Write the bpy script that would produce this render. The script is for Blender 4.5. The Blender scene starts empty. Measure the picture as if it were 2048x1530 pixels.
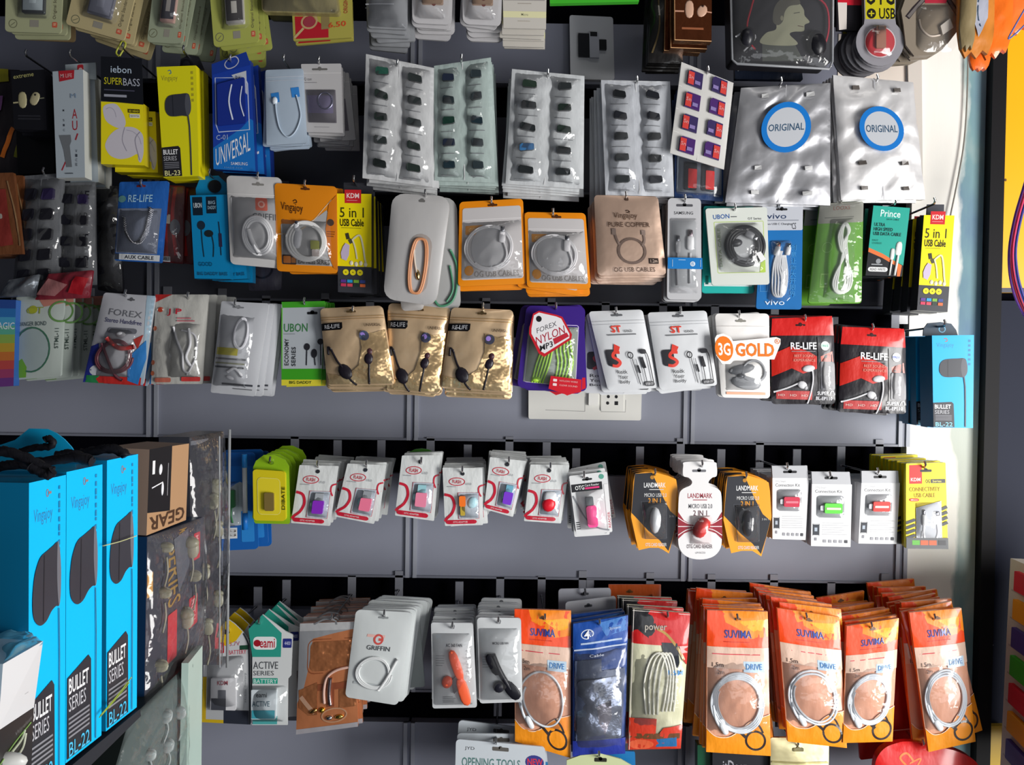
import bpy, math, random
from mathutils import Vector, Matrix, noise
from mathutils.geometry import delaunay_2d_cdt
random.seed(7)
SC = bpy.context.scene
COL = SC.collection
# ---------------- camera ----------------
FPX = 1900.0
D0 = 1.5
cd = bpy.data.cameras.new('camera'); cam = bpy.data.objects.new('camera', cd); COL.objects.link(cam)
cd.sensor_width = 36.0; cd.lens = 36.0*FPX/2048.0; cd.clip_start = 0.02
RC = Matrix.Rotation(math.radians(90-1.2), 3, 'X') @ Matrix.Rotation(math.radians(0.75), 3, 'Z')
CP = Vector((0, -D0, 0))
cam.matrix_world = Matrix.Translation(CP) @ RC.to_4x4()
SC.camera = cam
# ---------------- world, lights, exposure ----------------
w = bpy.data.worlds.new('world'); SC.world = w; w.use_nodes = True
nt = w.node_tree; bg = nt.nodes['Background']
tc = nt.nodes.new('ShaderNodeTexCoord'); sx = nt.nodes.new('ShaderNodeSeparateXYZ'); cr = nt.nodes.new('ShaderNodeValToRGB')
nt.links.new(tc.outputs['Generated'], sx.inputs[0]); mr = nt.nodes.new('ShaderNodeMapRange')
mr.inputs[1].default_value = -1; mr.inputs[2].default_value = 1
nt.links.new(sx.outputs[0], mr.inputs[0]); nt.links.new(mr.outputs[0], cr.inputs[0]); nt.links.new(cr.outputs[0], bg.inputs[0])
cr.color_ramp.elements[0].color = (0.05, 0.06, 0.09, 1); cr.color_ramp.elements[0].position = 0.1
cr.color_ramp.elements[1].color = (0.62, 0.62, 0.66, 1)
bg.inputs[1].default_value = 0.22
def area(name, loc, tgt, sx_, sy_, power, col):
    l = bpy.data.lights.new(name, 'AREA'); l.shape = 'RECTANGLE'; l.size = sx_; l.size_y = sy_; l.energy = power; l.color = col
    o = bpy.data.objects.new(name, l); COL.objects.link(o); o.location = loc
    o.rotation_euler = (Vector(tgt)-Vector(loc)).to_track_quat('-Z', 'Y').to_euler()
    return o
area('doorway_light', (1.5, -1.3, -0.38), (0.4, 0, -0.25), 0.6, 1.2, 42, (1.0, 0.985, 0.96))
area('street_light', (0.95, -2.5, -0.75), (0.3, 0, -0.2), 1.6, 0.8, 8, (0.93, 0.96, 1.0))
area('ceiling_light', (0.35, -1.1, 1.5), (0.35, -0.1, -0.2), 0.9, 0.12, 1.5, (1.0, 0.97, 0.92))
SC.view_settings.view_transform = 'Standard'; SC.view_settings.look = 'None'
SC.view_settings.exposure = 0.13; SC.view_settings.gamma = 1.0; SC.view_settings.use_curve_mapping = False
# ---------------- helpers ----------------
def P(px, py, Y=0.0):
    d = RC @ Vector(((px-1024)/FPX, -(py-765)/FPX, -1))
    return CP + d*((Y-CP.y)/d.y)
def lin(c): return c/12.92 if c <= 0.04045 else ((c+0.055)/1.055)**2.4
MC = {}
def M(spec, dk='c'):
    k = spec[6] if len(spec) > 6 else dk
    key = spec[:6]+k
    if key in MC: return MC[key]
    m = bpy.data.materials.new('m_'+key); m.use_nodes = True; t = m.node_tree; b = t.nodes['Principled BSDF']
    rgb = [lin(int(spec[i:i+2], 16)/255) for i in (0, 2, 4)]
    b.inputs['Base Color'].default_value = (*rgb, 1)
    def I(n, v): b.inputs[n].default_value = v
    def bump(scale, st, dist=0.002, detail=3, stretch=None):
        n = t.nodes.new('ShaderNodeTexNoise'); n.inputs['Scale'].default_value = scale; n.inputs['Detail'].default_value = detail
        c = t.nodes.new('ShaderNodeTexCoord'); mp = t.nodes.new('ShaderNodeMapping')
        if stretch: mp.inputs['Scale'].default_value = stretch
        t.links.new(c.outputs['Object'], mp.inputs[0]); t.links.new(mp.outputs[0], n.inputs[0])
        u = t.nodes.new('ShaderNodeBump'); u.inputs['Strength'].default_value = st; u.inputs['Distance'].default_value = dist
        t.links.new(n.outputs[0], u.inputs['Height']); t.links.new(u.outputs[0], b.inputs['Normal']); return u
    if k == 'c': I('Roughness', .6); I('Specular IOR Level', .2)
    elif k == 'n': I('Roughness', .9); I('Specular IOR Level', 0.02)
    elif k == 't': I('Metallic', .75); I('Roughness', .2); bump(30, .9, .006, 3)
    elif k == 'g': I('Roughness', .35); I('Specular IOR Level', .3); I('Coat Weight', .12); I('Coat Roughness', .1)
    elif k == 'p': I('Roughness', .4); I('Specular IOR Level', .3); I('Coat Weight', .55); I('Coat Roughness', .1); bump(38, .45, .004, 3, (1.6, 1, .8))
    elif k == 'f': I('Metallic', .85); I('Roughness', .24); bump(45, .55, .004, 4)
    elif k == 's': I('Metallic', .55); I('Roughness', .36); I('Coat Weight', .4); I('Coat Roughness', .12); bump(26, .35, .004, 3)
    elif k == 'z': I('Roughness', .45); I('Coat Weight', .35); I('Coat Roughness', .25); bump(22, .3, .003)
    elif k == 'k': I('Roughness', .35)
    elif k == 'm': I('Metallic', 1.0); I('Roughness', .2)
    elif k == 'w':
        I('Roughness', .42); bump(9, .12, .004)
        n = t.nodes.new('ShaderNodeTexNoise'); n.inputs['Scale'].default_value = 3.5; n.inputs['Detail'].default_value = 4
        r = t.nodes.new('ShaderNodeValToRGB'); r.color_ramp.elements[0].color = (*[x*.86 for x in rgb], 1); r.color_ramp.elements[1].color = (*[min(1, x*1.12) for x in rgb], 1)
        c = t.nodes.new('ShaderNodeTexCoord'); t.links.new(c.outputs['Object'], n.inputs[0]); t.links.new(n.outputs[0], r.inputs[0]); t.links.new(r.outputs[0], b.inputs['Base Color'])
    elif k in 'xy':   # clear film / thicker smoky clear plastic
        t.nodes.remove(b); out = t.nodes['Material Output']
        tr = t.nodes.new('ShaderNodeBsdfTransparent'); gl = t.nodes.new('ShaderNodeBsdfGlossy'); df = t.nodes.new('ShaderNodeBsdfDiffuse')
        gl.inputs['Roughness'].default_value = .1; df.inputs[0].default_value = (*rgb, 1)
        m1 = t.nodes.new('ShaderNodeMixShader'); m2 = t.nodes.new('ShaderNodeMixShader')
        m1.inputs[0].default_value = .03 if k == 'x' else .42
        lw = t.nodes.new('ShaderNodeLayerWeight'); lw.inputs[0].default_value = .25
        n = t.nodes.new('ShaderNodeTexNoise'); n.inputs['Scale'].default_value = 34; n.inputs['Detail'].default_value = 3
        c = t.nodes.new('ShaderNodeTexCoord'); t.links.new(c.outputs['Object'], n.inputs[0])
        u = t.nodes.new('ShaderNodeBump'); u.inputs['Strength'].default_value = .8; u.inputs['Distance'].default_value = .005
        t.links.new(n.outputs[0], u.inputs['Height']); t.links.new(u.outputs[0], gl.inputs['Normal'])
        mm = t.nodes.new('ShaderNodeMath'); mm.operation = 'MULTIPLY_ADD'; mm.inputs[1].default_value = .8; mm.inputs[2].default_value = .035
        t.links.new(lw.outputs['Fresnel'], mm.inputs[0])
        t.links.new(tr.outputs[0], m1.inputs[1]); t.links.new(df.outputs[0], m1.inputs[2])
        t.links.new(mm.outputs[0], m2.inputs[0]); t.links.new(m1.outputs[0], m2.inputs[1]); t.links.new(gl.outputs[0], m2.inputs[2])
        t.links.new(m2.outputs[0], out.inputs[0])
    MC[key] = m; return m
TXT = {}
def text2d(s, bold):
    k = (s, bold)
    if k in TXT: return TXT[k]
    cu = bpy.data.curves.new('t', 'FONT'); cu.body = s; cu.resolution_u = 2; cu.offset = bold*.38
    ob = bpy.data.objects.new('t', cu); me = bpy.data.meshes.new_from_object(ob)
    vs = [(v.co.x, v.co.y) for v in me.vertices]; fs = [tuple(p.vertices) for p in me.polygons]
    bpy.data.meshes.remove(me); bpy.data.objects.remove(ob); bpy.data.curves.remove(cu)
    if not vs: TXT[k] = ([], []); return TXT[k]
    x0 = min(v[0] for v in vs); x1 = max(v[0] for v in vs); y0 = min(v[1] for v in vs); y1 = max(v[1] for v in vs)
    vs = [((x-x0)/max(1e-6, x1-x0), 1-(y-y0)/max(1e-6, y1-y0)) for x, y in vs]
    TXT[k] = (vs, fs); return TXT[k]
def inside(p, poly):
    x, y = p; r = False; n = len(poly); j = n-1
    for i in range(n):
        xi, yi = poly[i]; xj, yj = poly[j]
        if (yi > y) != (yj > y) and x < (xj-xi)*(y-yi)/(yj-yi)+xi: r = not r
        j = i
    return r
def smooth(pts, closed=False, n=6):
    out = []; m = len(pts)
    rng = range(m) if closed else range(m-1)
    for i in rng:
        g = (lambda k: pts[k % m]) if closed else (lambda k: pts[max(0, min(m-1, k))])
        p0, p1, p2, p3 = g(i-1), g(i), g(i+1), g(i+2)
        for j in range(n):
            t = j/n
            out.append(tuple(.5*((2*b)+(-a+c)*t+(2*a-5*b+4*c-d)*t*t+(-a+3*b-3*c+d)*t**3) for a, b, c, d in zip(p0, p1, p2, p3)))
    if not closed: out.append(tuple(pts[-1]))
    return out
def coil(cu, cv, ru, rv, turns=2.5, grow=.12, a0=0, wob=.03, n=26):
    out = []; N = int(turns*n)
    for i in range(N+1):
        a = a0+2*math.pi*i/n; k = 1-grow*i/N+wob*math.sin(i*.7)
        out.append((cu+ru*k*math.cos(a), cv+rv*k*math.sin(a)))
    return out
class Part:
    def __init__(s, item, name, dk='c', label=None):
        s.it = item; s.name = name; s.dk = dk; s.label = label; s.v = []; s.f = []; s.m = []; s.mats = []; s.sm = []
        s.layer = 0; s.flat = False; s.puff = 0; s.crk = 0; s.base = 0.0; s.step = .00007; s.layer = item.parts[0].layer+1 if item.parts else 0; item.parts.append(s); s.kids = []; s.seed = random.uniform(0, 50)
    def mi(s, spec):
        m = M(spec, s.dk)
        if m not in s.mats: s.mats.append(m)
        return s.mats.index(m)
    def h(s, u, v):
        p0 = s.it.parts[0]
        if p0 is not s and not s.flat and (p0.puff or p0.crk) and s.puff == 0: return p0.h(u, v)+(.0004 if s.base == 0 else max(.0006, s.base-p0.puff))
        if not (s.puff or s.crk): return s.base
        a = max(0, math.sin(math.pi*min(1, max(0, u/100)))); b = max(0, math.sin(math.pi*min(1, max(0, v/100))))
        e = (a*b)**.5
        r = s.puff*e
        if s.crk:
            it = s.it; p = Vector((u/100*it.W*30+s.seed, v/100*it.H*30, s.seed))
            n1 = noise.noise(p); n2 = noise.noise(p*2.3+Vector((5, 1, 2)))
            r += s.crk*((1-2.4*abs(n1))*.8+n2*.6)*(.25+.75*min(1, 2*e))
        return s.base+r
    def eps(s):
        c = 0 if s.flat else max(s.crk, s.it.parts[0].crk); return c*.55+(.0003 if c else (.00022 if s.it.parts[0].puff and not s.flat else 0))
    def pt(s, u, v, off=0.0): return s.it.loc(u, v, s.h(u, v)+off)
    def fill(s, pts, spec, off=None, curved=None, rev=False, hf=None):
        if len(pts) < 3: return
        if off is None: s.layer += 1; off = s.layer*s.step+s.eps()
        it = s.it; wp, hp = it.Wp, it.Hp; par = s is not it.parts[0] and not s.flat and s.puff == 0 and (it.parts[0].crk > 0)
        P2 = [(u*wp/100, v*hp/100) for u, v in pts]
        cur = (s.puff or s.crk or par) if curved is None else curved
        step = 11.0
        if cur:
            q = []
            for i in range(len(P2)):
                a = P2[i]; b = P2[(i+1) % len(P2)]; L = math.hypot(b[0]-a[0], b[1]-a[1]); k = max(1, int(L/step))
                for j in range(k): q.append((a[0]+(b[0]-a[0])*j/k, a[1]+(b[1]-a[1])*j/k))
            P2 = q
        allp = [Vector(p) for p in P2]; nb = len(allp)
        if cur:
            x0 = min(p[0] for p in P2); x1 = max(p[0] for p in P2); y0 = min(p[1] for p in P2); y1 = max(p[1] for p in P2)
            yy = y0+step*.6
            while yy < y1:
                xx = x0+step*.6
                while xx < x1:
                    if inside((xx, yy), P2) and all((xx-a[0])**2+(yy-a[1])**2 > 18 for a in P2): allp.append(Vector((xx, yy)))
                    xx += step
                yy += step
        r = delaunay_2d_cdt(allp, [], [list(range(nb))], 1, 1e-5)
        vs, fs = r[0], r[2]; o = len(s.v); mi = s.mi(spec)
        for p in vs:
            u = p[0]*100/wp; v = p[1]*100/hp
            s.v.append(s.pt(u, v, off) if hf is None else it.loc(u, v, hf(u, v)))
        for f in fs:
            if len(f) < 3: continue
            a, b, c = (vs[f[0]], vs[f[1]], vs[f[2]])
            cr_ = (b[0]-a[0])*(c[1]-a[1])-(b[1]-a[1])*(c[0]-a[0])
            f = list(f)
            if (cr_ > 0) != rev: f.reverse()
            s.f.append([o+i for i in f]); s.m.append(mi); s.sm.append(bool(cur))
        return [(p[0]*100/wp, p[1]*100/hp) for p in P2]
    def rr(s, u0=0, v0=0, u1=100, v1=100, r=5):
        ru = min(r*100/s.it.Wp, (u1-u0)/2); rv = min(r*100/s.it.Hp, (v1-v0)/2)
        if r <= 0: return [(u0, v0), (u1, v0), (u1, v1), (u0, v1)]
        o = []
        for cu, cv, a0 in ((u1-ru, v0+rv, -90), (u1-ru, v1-rv, 0), (u0+ru, v1-rv, 90), (u0+ru, v0+rv, 180)):
            for i in range(5):
                a = math.radians(a0+i*22.5); o.append((cu+ru*math.cos(a), cv+rv*math.sin(a)))
        return o
    def body(s, t, spec, r=4, side=None, shape=None, puff=0, crk=0, back=None):
        s.puff = puff; s.crk = crk
        shp = shape or s.rr(r=r)
        ring = s.fill(shp, spec, off=0)
        s.fill(shp, back or side or spec, off=0, rev=True, hf=lambda u, v: -t-(.3*(s.h(u, v)) if puff else 0))
        mi = s.mi(side or spec); o = len(s.v); n = len(ring)
        for u, v in ring: s.v.append(s.pt(u, v, 0)); s.v.append(s.it.loc(u, v, -t-(.3*s.h(u, v) if puff else 0)))
        for i in range(n):
            j = (i+1) % n; s.f.append([o+2*i, o+2*i+1, o+2*j+1, o+2*j]); s.m.append(mi); s.sm.append(False)
        return s
    def raised(s, pts, hgt, spec, side=None, base=0.0):   # a raised solid block on the surface
        o = len(s.v); n = len(pts); mi = s.mi(side or spec)
        s.fill(pts, spec, off=base+hgt, curved=False)
        o = len(s.v)
        for u, v in pts: s.v.append(s.pt(u, v, base+hgt)); s.v.append(s.pt(u, v, base-.0004))
        sg = sum(pts[i][0]*pts[(i+1) % n][1]-pts[(i+1) % n][0]*pts[i][1] for i in range(n))
        for i in range(n):
            j = (i+1) % n; f = [o+2*i, o+2*i+1, o+2*j+1, o+2*j]
            if sg < 0: f.reverse()
            s.f.append(f); s.m.append(mi); s.sm.append(False)
    def G(s, pts, spec): s.fill(pts, spec); return s
    def C(s, pts, spec): s.fill(smooth(pts, True, 5), spec); return s
    def R(s, u0, v0, u1, v1, spec, r=0): s.fill(s.rr(u0, v0, u1, v1, r), spec); return s
    def E(s, cu, cv, rx, ry, spec, n=20):
        a, b = rx*100/s.it.Wp, ry*100/s.it.Hp
        s.fill([(cu+a*math.cos(2*math.pi*i/n), cv+b*math.sin(2*math.pi*i/n)) for i in range(n)], spec); return s
    def S(s, pts, wpx, spec, closed=False, n=5, sm=True):   # flat printed stroke
        it = s.it; q = smooth(pts, closed, n) if sm else list(pts); s.layer += 1; off = s.layer*s.step+s.eps()
        X = [(u*it.Wp/100, v*it.Hp/100) for u, v in q]; m = len(X); o = len(s.v); mi = s.mi(spec)
        for i in range(m):
            a = X[(i-1) % m] if closed else X[max(0, i-1)]; b = X[(i+1) % m] if closed else X[min(m-1, i+1)]
            dx, dy = b[0]-a[0], b[1]-a[1]; L = math.hypot(dx, dy) or 1; nx, ny = -dy/L*wpx/2, dx/L*wpx/2
            for sg in (1, -1): s.v.append(s.pt((X[i][0]+sg*nx)*100/it.Wp, (X[i][1]+sg*ny)*100/it.Hp, off))
        for i in range(m if closed else m-1):
            j = (i+1) % m; s.f.append([o+2*i, o+2*j, o+2*j+1, o+2*i+1][::-1]); s.m.append(mi); s.sm.append(False)
        return s
    def O(s, cu, cv, rx, ry, wpx, spec, n=28):
        a, b = rx*100/s.it.Wp, ry*100/s.it.Hp
        return s.S([(cu+a*math.cos(2*math.pi*i/n), cv+b*math.sin(2*math.pi*i/n)) for i in range(n)], wpx, spec, True, 1)
    def T(s, txt, u0, v0, u1, v1, spec, rot=0, bold=.012, sk=0):
        vs, fs = text2d(txt, bold)
        if not vs: return s
        s.layer += 1; off = s.layer*s.step+s.eps()*1.6; o = len(s.v); mi = s.mi(spec)
        for a, b in vs:
            if rot == 90: a, b = b, 1-a          # reads bottom to top
            elif rot == -90: a, b = 1-b, a
            elif rot == 180: a, b = 1-a, 1-b
            u = u0+(u1-u0)*a; v = v0+(v1-v0)*b+sk*(a-.5)
            s.v.append(s.pt(u, v, off))
        for f in fs: s.f.append([o+i for i in f]); s.m.append(mi); s.sm.append(False)
        return s
    def B(s, u0, v0, u1, v1, n, spec, frac=.45):      # lines of print too small to read
        dv = (v1-v0)/n
        for i in range(n):
            e = u1-(u1-u0)*random.uniform(0, .25)
            s.R(u0, v0+i*dv, e, v0+i*dv+dv*frac, spec)
            s.layer -= 1
        s.layer += 1; return s
    def tube(s, pts, rpx, spec, lift=0.0, closed=False, n=5, ns=7, sm=True, depth=None):
        it = s.it; q = smooth(pts, closed, n) if sm else list(pts); r = rpx*it.mpp; m = len(q); o = len(s.v); mi = s.mi(spec)
        X = [s.pt(p[0], p[1], r*.7+lift+(p[2] if len(p) > 2 else 0)) for p in q]
        for i in range(m):
            a = X[(i-1) % m] if closed else X[max(0, i-1)]; b = X[(i+1) % m] if closed else X[min(m-1, i+1)]
            d = (b-a)
            if d.length < 1e-9: d = Vector((1, 0, 0))
            d.normalize(); e1 = d.cross(it.N)
            if e1.length < 1e-4: e1 = d.cross(Vector((0, 0, 1)))
            e1.normalize(); e2 = d.cross(e1)
            for k in range(ns):
                t = 2*math.pi*k/ns; s.v.append(X[i]+e1*r*math.cos(t)+e2*r*math.sin(t))
        for i in range(m if closed else m-1):
            j = (i+1) % m
            for k in range(ns):
                l = (k+1) % ns; s.f.append([o+i*ns+k, o+i*ns+l, o+j*ns+l, o+j*ns+k]); s.m.append(mi); s.sm.append(True)
        if not closed:
            s.f.append([o+k for k in range(ns)]); s.m.append(mi); s.sm.append(False)
            s.f.append([o+(m-1)*ns+k for k in range(ns)][::-1]); s.m.append(mi); s.sm.append(False)
        return s
    def blob(s, cu, cv, rx, ry, rz, spec, rot=0, lift=0.0, nu=12, nv=7, p=1.0):   # rounded solid, px radii, rz metres
        it = s.it; o = len(s.v); mi = s.mi(spec); ca, sa = math.cos(math.radians(rot)), math.sin(math.radians(rot))
        for i in range(nv+1):
            th = math.pi*i/nv
            for j in range(nu):
                ph = 2*math.pi*j/nu
                cx = math.sin(th)*math.cos(ph); cy = math.sin(th)*math.sin(ph)
                sg = lambda q: math.copysign(abs(q)**p, q)
                x, y = rx*sg(cx), ry*sg(cy); z = rz*math.cos(th)
                u = cu+(x*ca-y*sa)*100/it.Wp; v = cv+(x*sa+y*ca)*100/it.Hp
                s.v.append(it.loc(u, v, s.h(cu, cv)+lift+z))
        for i in range(nv):
            for j in range(nu):
                k = (j+1) % nu; s.f.append([o+i*nu+j, o+(i+1)*nu+j, o+(i+1)*nu+k, o+i*nu+k]); s.m.append(mi); s.sm.append(True)
        return s
    def wtube(s, pts, r, spec, ns=9, depth=0):      # tube through world points, converted to the thing's own frame
        X = [Vector(p)-s.it.o for p in smooth([tuple(p) for p in pts], False, 6)]; o = len(s.v); mi = s.mi(spec)
        for i, p in enumerate(X):
            a = X[max(0, i-1)]; b = X[min(len(X)-1, i+1)]; d = (b-a).normalized(); e1 = d.cross(Vector((.1, .3, 1))).normalized(); e2 = d.cross(e1)
            for k in range(ns):
                t = 2*math.pi*k/ns+i*.5; rr = r*(1+.14*math.sin(3*t+i*1.3)); s.v.append(p+e1*rr*math.cos(t)+e2*rr*math.sin(t))
        for i in range(len(X)-1):
            for k in range(ns):
                l = (k+1) % ns; s.f.append([o+i*ns+k, o+i*ns+l, o+(i+1)*ns+l, o+(i+1)*ns+k]); s.m.append(mi); s.sm.append(True)
        s.f.append([o+k for k in range(ns)]); s.m.append(mi); s.sm.append(False)
        s.f.append([o+(len(X)-1)*ns+k for k in range(ns)][::-1]); s.m.append(mi); s.sm.append(False)
    def wpoly(s, pts, t, spec):
        o = len(s.v); n = len(pts); mi = s.mi(spec)
        for dy in (0, t):
            for p in pts: s.v.append(Vector(p)-s.it.o+Vector((0, dy, 0)))
        for f in ([o+i for i in range(n)], [o+n+i for i in range(n)][::-1], *[[o+i, o+n+i, o+n+(i+1) % n, o+(i+1) % n] for i in range(n)]): s.f.append(f); s.m.append(mi); s.sm.append(False)
    def build(s, parent=None, loc=None):
        me = bpy.data.meshes.new(s.name); me.from_pydata([tuple(v) for v in s.v], [], s.f)
        for m in s.mats: me.materials.append(m)
        me.polygons.foreach_set('material_index', s.m); me.polygons.foreach_set('use_smooth', s.sm); me.update()
        o = bpy.data.objects.new(s.name, me); COL.objects.link(o)
        if parent: o.parent = parent
        if loc is not None: o.location = loc
        if s.label: o['label'] = s.label
        s.obj = o
        for k in s.kids: k.build(o)
        return o
LABELS = {}
def tag(o, label=None, cat=None, group=None, kind=None):
    if label:
        n = len(label.split())
        if n < 4 or n > 16: print('LABELLEN', n, label)
        if label in LABELS and not group: print('DUPLABEL', label)
        LABELS[label] = 1; o['label'] = label
    if cat: o['category'] = cat
    if group: o['group'] = group
    if kind: o['kind'] = kind
    return o
ORD = ['', 'second', 'third', 'fourth', 'fifth', 'sixth', 'seventh', 'eighth', 'ninth', 'tenth', 'eleventh', 'twelfth', 'thirteenth']
class Item:
    def __init__(s, name, label, cat, q, Y=-.15, group=None, dy=(0, 0, 0, 0), yq=None):
        s.name, s.label, s.cat, s.group, s.parts = name, label, cat, group, []
        C = [P(q[2*i], q[2*i+1], (yq[i] if yq else Y+dy[i])) for i in range(4)]
        s.o = (C[0]+C[1])/2; s.c = [c-s.o for c in C]
        a, b, c, d = s.c
        s.W = ((b-a).length+(c-d).length)/2; s.H = ((d-a).length+(c-b).length)/2
        s.mpp = (s.o.y+D0)/FPX; s.Wp = s.W/s.mpp; s.Hp = s.H/s.mpp
        s.N = ((b+c-a-d).cross(c+d-a-b)).normalized()
        vd = CP-(C[0]+C[2])/2
        if s.N.dot(vd) < 0: s.N = -s.N
        s.hooked = None
    def loc(s, u, v, off=0.0):
        u /= 100; v /= 100; a, b, c, d = s.c
        return a*(1-u)*(1-v)+b*u*(1-v)+c*u*v+d*(1-u)*v+s.N*off
    def part(s, name, dk='c', label=None): return Part(s, name, dk, label)
    def build(s):
        if len(s.parts) == 1:
            r = s.parts[0].build(loc=s.o); r.name = s.name
        else:
            r = bpy.data.objects.new(s.name, None); COL.objects.link(r); r.location = s.o; r.empty_display_size = .01
            for p in s.parts: p.build(r)
        tag(r, s.label, s.cat, s.group); s.root = r; return r
    def stack(s, n, dY, desc, grp, dx=0.0, dz=0.0, jit=.0012, rj=.02, which=0, k0=1):
        """n further packs of the same kind hanging behind the front one"""
        src = s.parts[which].obj; yy = 0
        for k in range(1, n+1):
            c = src.copy(); COL.objects.link(c); c.parent = None; yy += dY*random.uniform(.75, 1.25)
            c.location = s.o+Vector((dx*k+random.gauss(0, jit), yy, dz*k+random.gauss(0, jit)))
            c.rotation_euler = (random.gauss(0, .004), random.gauss(0, rj*1.35), 0)
            c.name = s.name
            for kk in list(c.keys()):
                if kk in ('label', 'category', 'group', 'kind'): del c[kk]
            tag(c, f'{desc}, {ORD[k-1+k0]} from the front', s.cat, grp)
def hook(px, py, Y, desc, base_dz=-.004, tip=13, wallx=None):
    it = Item('display_hook', 'metal display hook '+desc, 'hook', (px-8, py-8, px+8, py-8, px+8, py+8, px-8, py+8), Y=0)
    tipw = P(px, py, Y-.003); up = P(px, py-tip, Y-.009); bx = wallx if wallx is not None else tipw.x
    it.o = Vector((bx, -.0035, tipw.z+base_dz)); O = it.o
    m = it.part('prong', 'm')
    X = [Vector((0, -.001, 0)), Vector((0, -.02, .001)), tipw-O, (tipw+up)/2-O+Vector((0, -.004, 0)), up-O]
    def raw(part, X, r, spec, ns=7):
        o = len(part.v); mi = part.mi(spec)
        for i, p in enumerate(X):
            a = X[max(0, i-1)]; b = X[min(len(X)-1, i+1)]; d = (b-a).normalized(); e1 = d.cross(Vector((1, 0, 0))).normalized(); e2 = d.cross(e1)
            for k in range(ns):
                t = 2*math.pi*k/ns; part.v.append(p+e1*r*math.cos(t)+e2*r*math.sin(t))
        for i in range(len(X)-1):
            for k in range(ns):
                l = (k+1) % ns; part.f.append([o+i*ns+k, o+i*ns+l, o+(i+1)*ns+l, o+(i+1)*ns+k]); part.m.append(mi); part.sm.append(True)
        part.f.append([o+k for k in range(ns)]); part.m.append(mi); part.sm.append(False)
        part.f.append([o+(len(X)-1)*ns+k for k in range(ns)][::-1]); part.m.append(mi); part.sm.append(False)
    raw(m, X, .0016, 'd8d8d8m', 8)
    st = it.part('mounting_strap', 'c')
    bx_(st, (-.0062, -.0005, -.022), (.0062, .0035, .030), '8c8e98w')
    return it.build()
def bx_(part, a, b, spec, specs=None):
    o = len(part.v)
    for x in (a[0], b[0]):
        for y in (a[1], b[1]):
            for z in (a[2], b[2]): part.v.append(Vector((x, y, z)))
    for f in ((0, 1, 3, 2), (4, 6, 7, 5), (0, 4, 5, 1), (2, 3, 7, 6), (0, 2, 6, 4), (1, 5, 7, 3)):
        part.f.append([o+i for i in f]); part.m.append(part.mi(spec)); part.sm.append(False)
def slot(c, u=50, v=6, w=22, h=5, spec='15151a'):
    """euro hang hole"""
    c.R(u-w*50/c.it.Wp, v-h*50/c.it.Hp, u+w*50/c.it.Wp, v+h*50/c.it.Hp, spec, 2)
    c.layer -= 1; c.E(u, v-h*30/c.it.Hp, 4, 4, spec, 10)
def box_struct(name, x0, x1, y0, y1, z0, z1, spec, kind='structure', label=None, cat=None):
    me = bpy.data.meshes.new(name); vs = [(x, y, z) for x in (x0, x1) for y in (y0, y1) for z in (z0, z1)]
    me.from_pydata(vs, [], [(0, 1, 3, 2), (4, 6, 7, 5), (0, 4, 5, 1), (2, 3, 7, 6), (0, 2, 6, 4), (1, 5, 7, 3)])
    me.materials.append(M(spec) if isinstance(spec, str) else spec); o = bpy.data.objects.new(name, me); COL.objects.link(o)
    tag(o, label, cat, None, kind); return o
# ---------------- the wall ----------------
def Z(y): return P(1024, y, 0).z
def X(x, y=800, Y=0.0): return P(x, y, Y).x
XL = X(0)-.25; XR = X(1800)
slots = [(-70, 46), (168, 235), (388, 455), (608, 675), (883, 950), (1157, 1224), (1385, 1447)]
seams = [306, 826, 1378]
wb = Item('wall_back', None, None, (0, 0, 1, 0, 1, 1, 0, 1), Y=0); wb.o = Vector((0, 0, 0)); pt_ = wb.part('wall_back')
bx_(pt_, (XL, .022, Z(1700)), (XR+.9, .05, Z(-250)), '07070dn')
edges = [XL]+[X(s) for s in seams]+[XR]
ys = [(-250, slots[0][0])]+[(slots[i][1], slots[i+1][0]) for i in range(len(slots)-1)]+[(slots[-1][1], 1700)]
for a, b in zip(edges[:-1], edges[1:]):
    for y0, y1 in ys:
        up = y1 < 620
        bx_(pt_, (a+.002, 0, Z(y1)), (b-.002, .02, Z(y0)), '8b8e9cw' if not up else ('767988w' if y1 < 200 else '50525cw'))  # same grey sheet: shade on the upper bands is put into darker colours
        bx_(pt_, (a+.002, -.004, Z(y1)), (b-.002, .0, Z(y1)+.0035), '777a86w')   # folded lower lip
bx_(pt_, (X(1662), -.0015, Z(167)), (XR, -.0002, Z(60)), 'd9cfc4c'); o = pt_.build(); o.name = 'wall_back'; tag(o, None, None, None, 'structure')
for i, s in enumerate(seams+[1808]):
    it = Item('trim', None, None, (0, 0, 1, 0, 1, 1, 0, 1), Y=0); it.o = Vector((0, 0, 0)); t = it.part('trim'); x = X(s)
    for y0, y1 in ys:
        bx_(t, (x-.009, -.0045, Z(y1)), (x-.003, .004, Z(y0)), '9c9faaw'); bx_(t, (x+.003, -.0045, Z(y1)), (x+.009, .004, Z(y0)), '9c9faaw')
        bx_(t, (x-.003, -.0015, Z(y1)), (x+.003, .004, Z(y0)), '6d7080w')
    o = t.build(); o.name = f'trim_{i+1}'; tag(o, None, None, None, 'structure')
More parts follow.
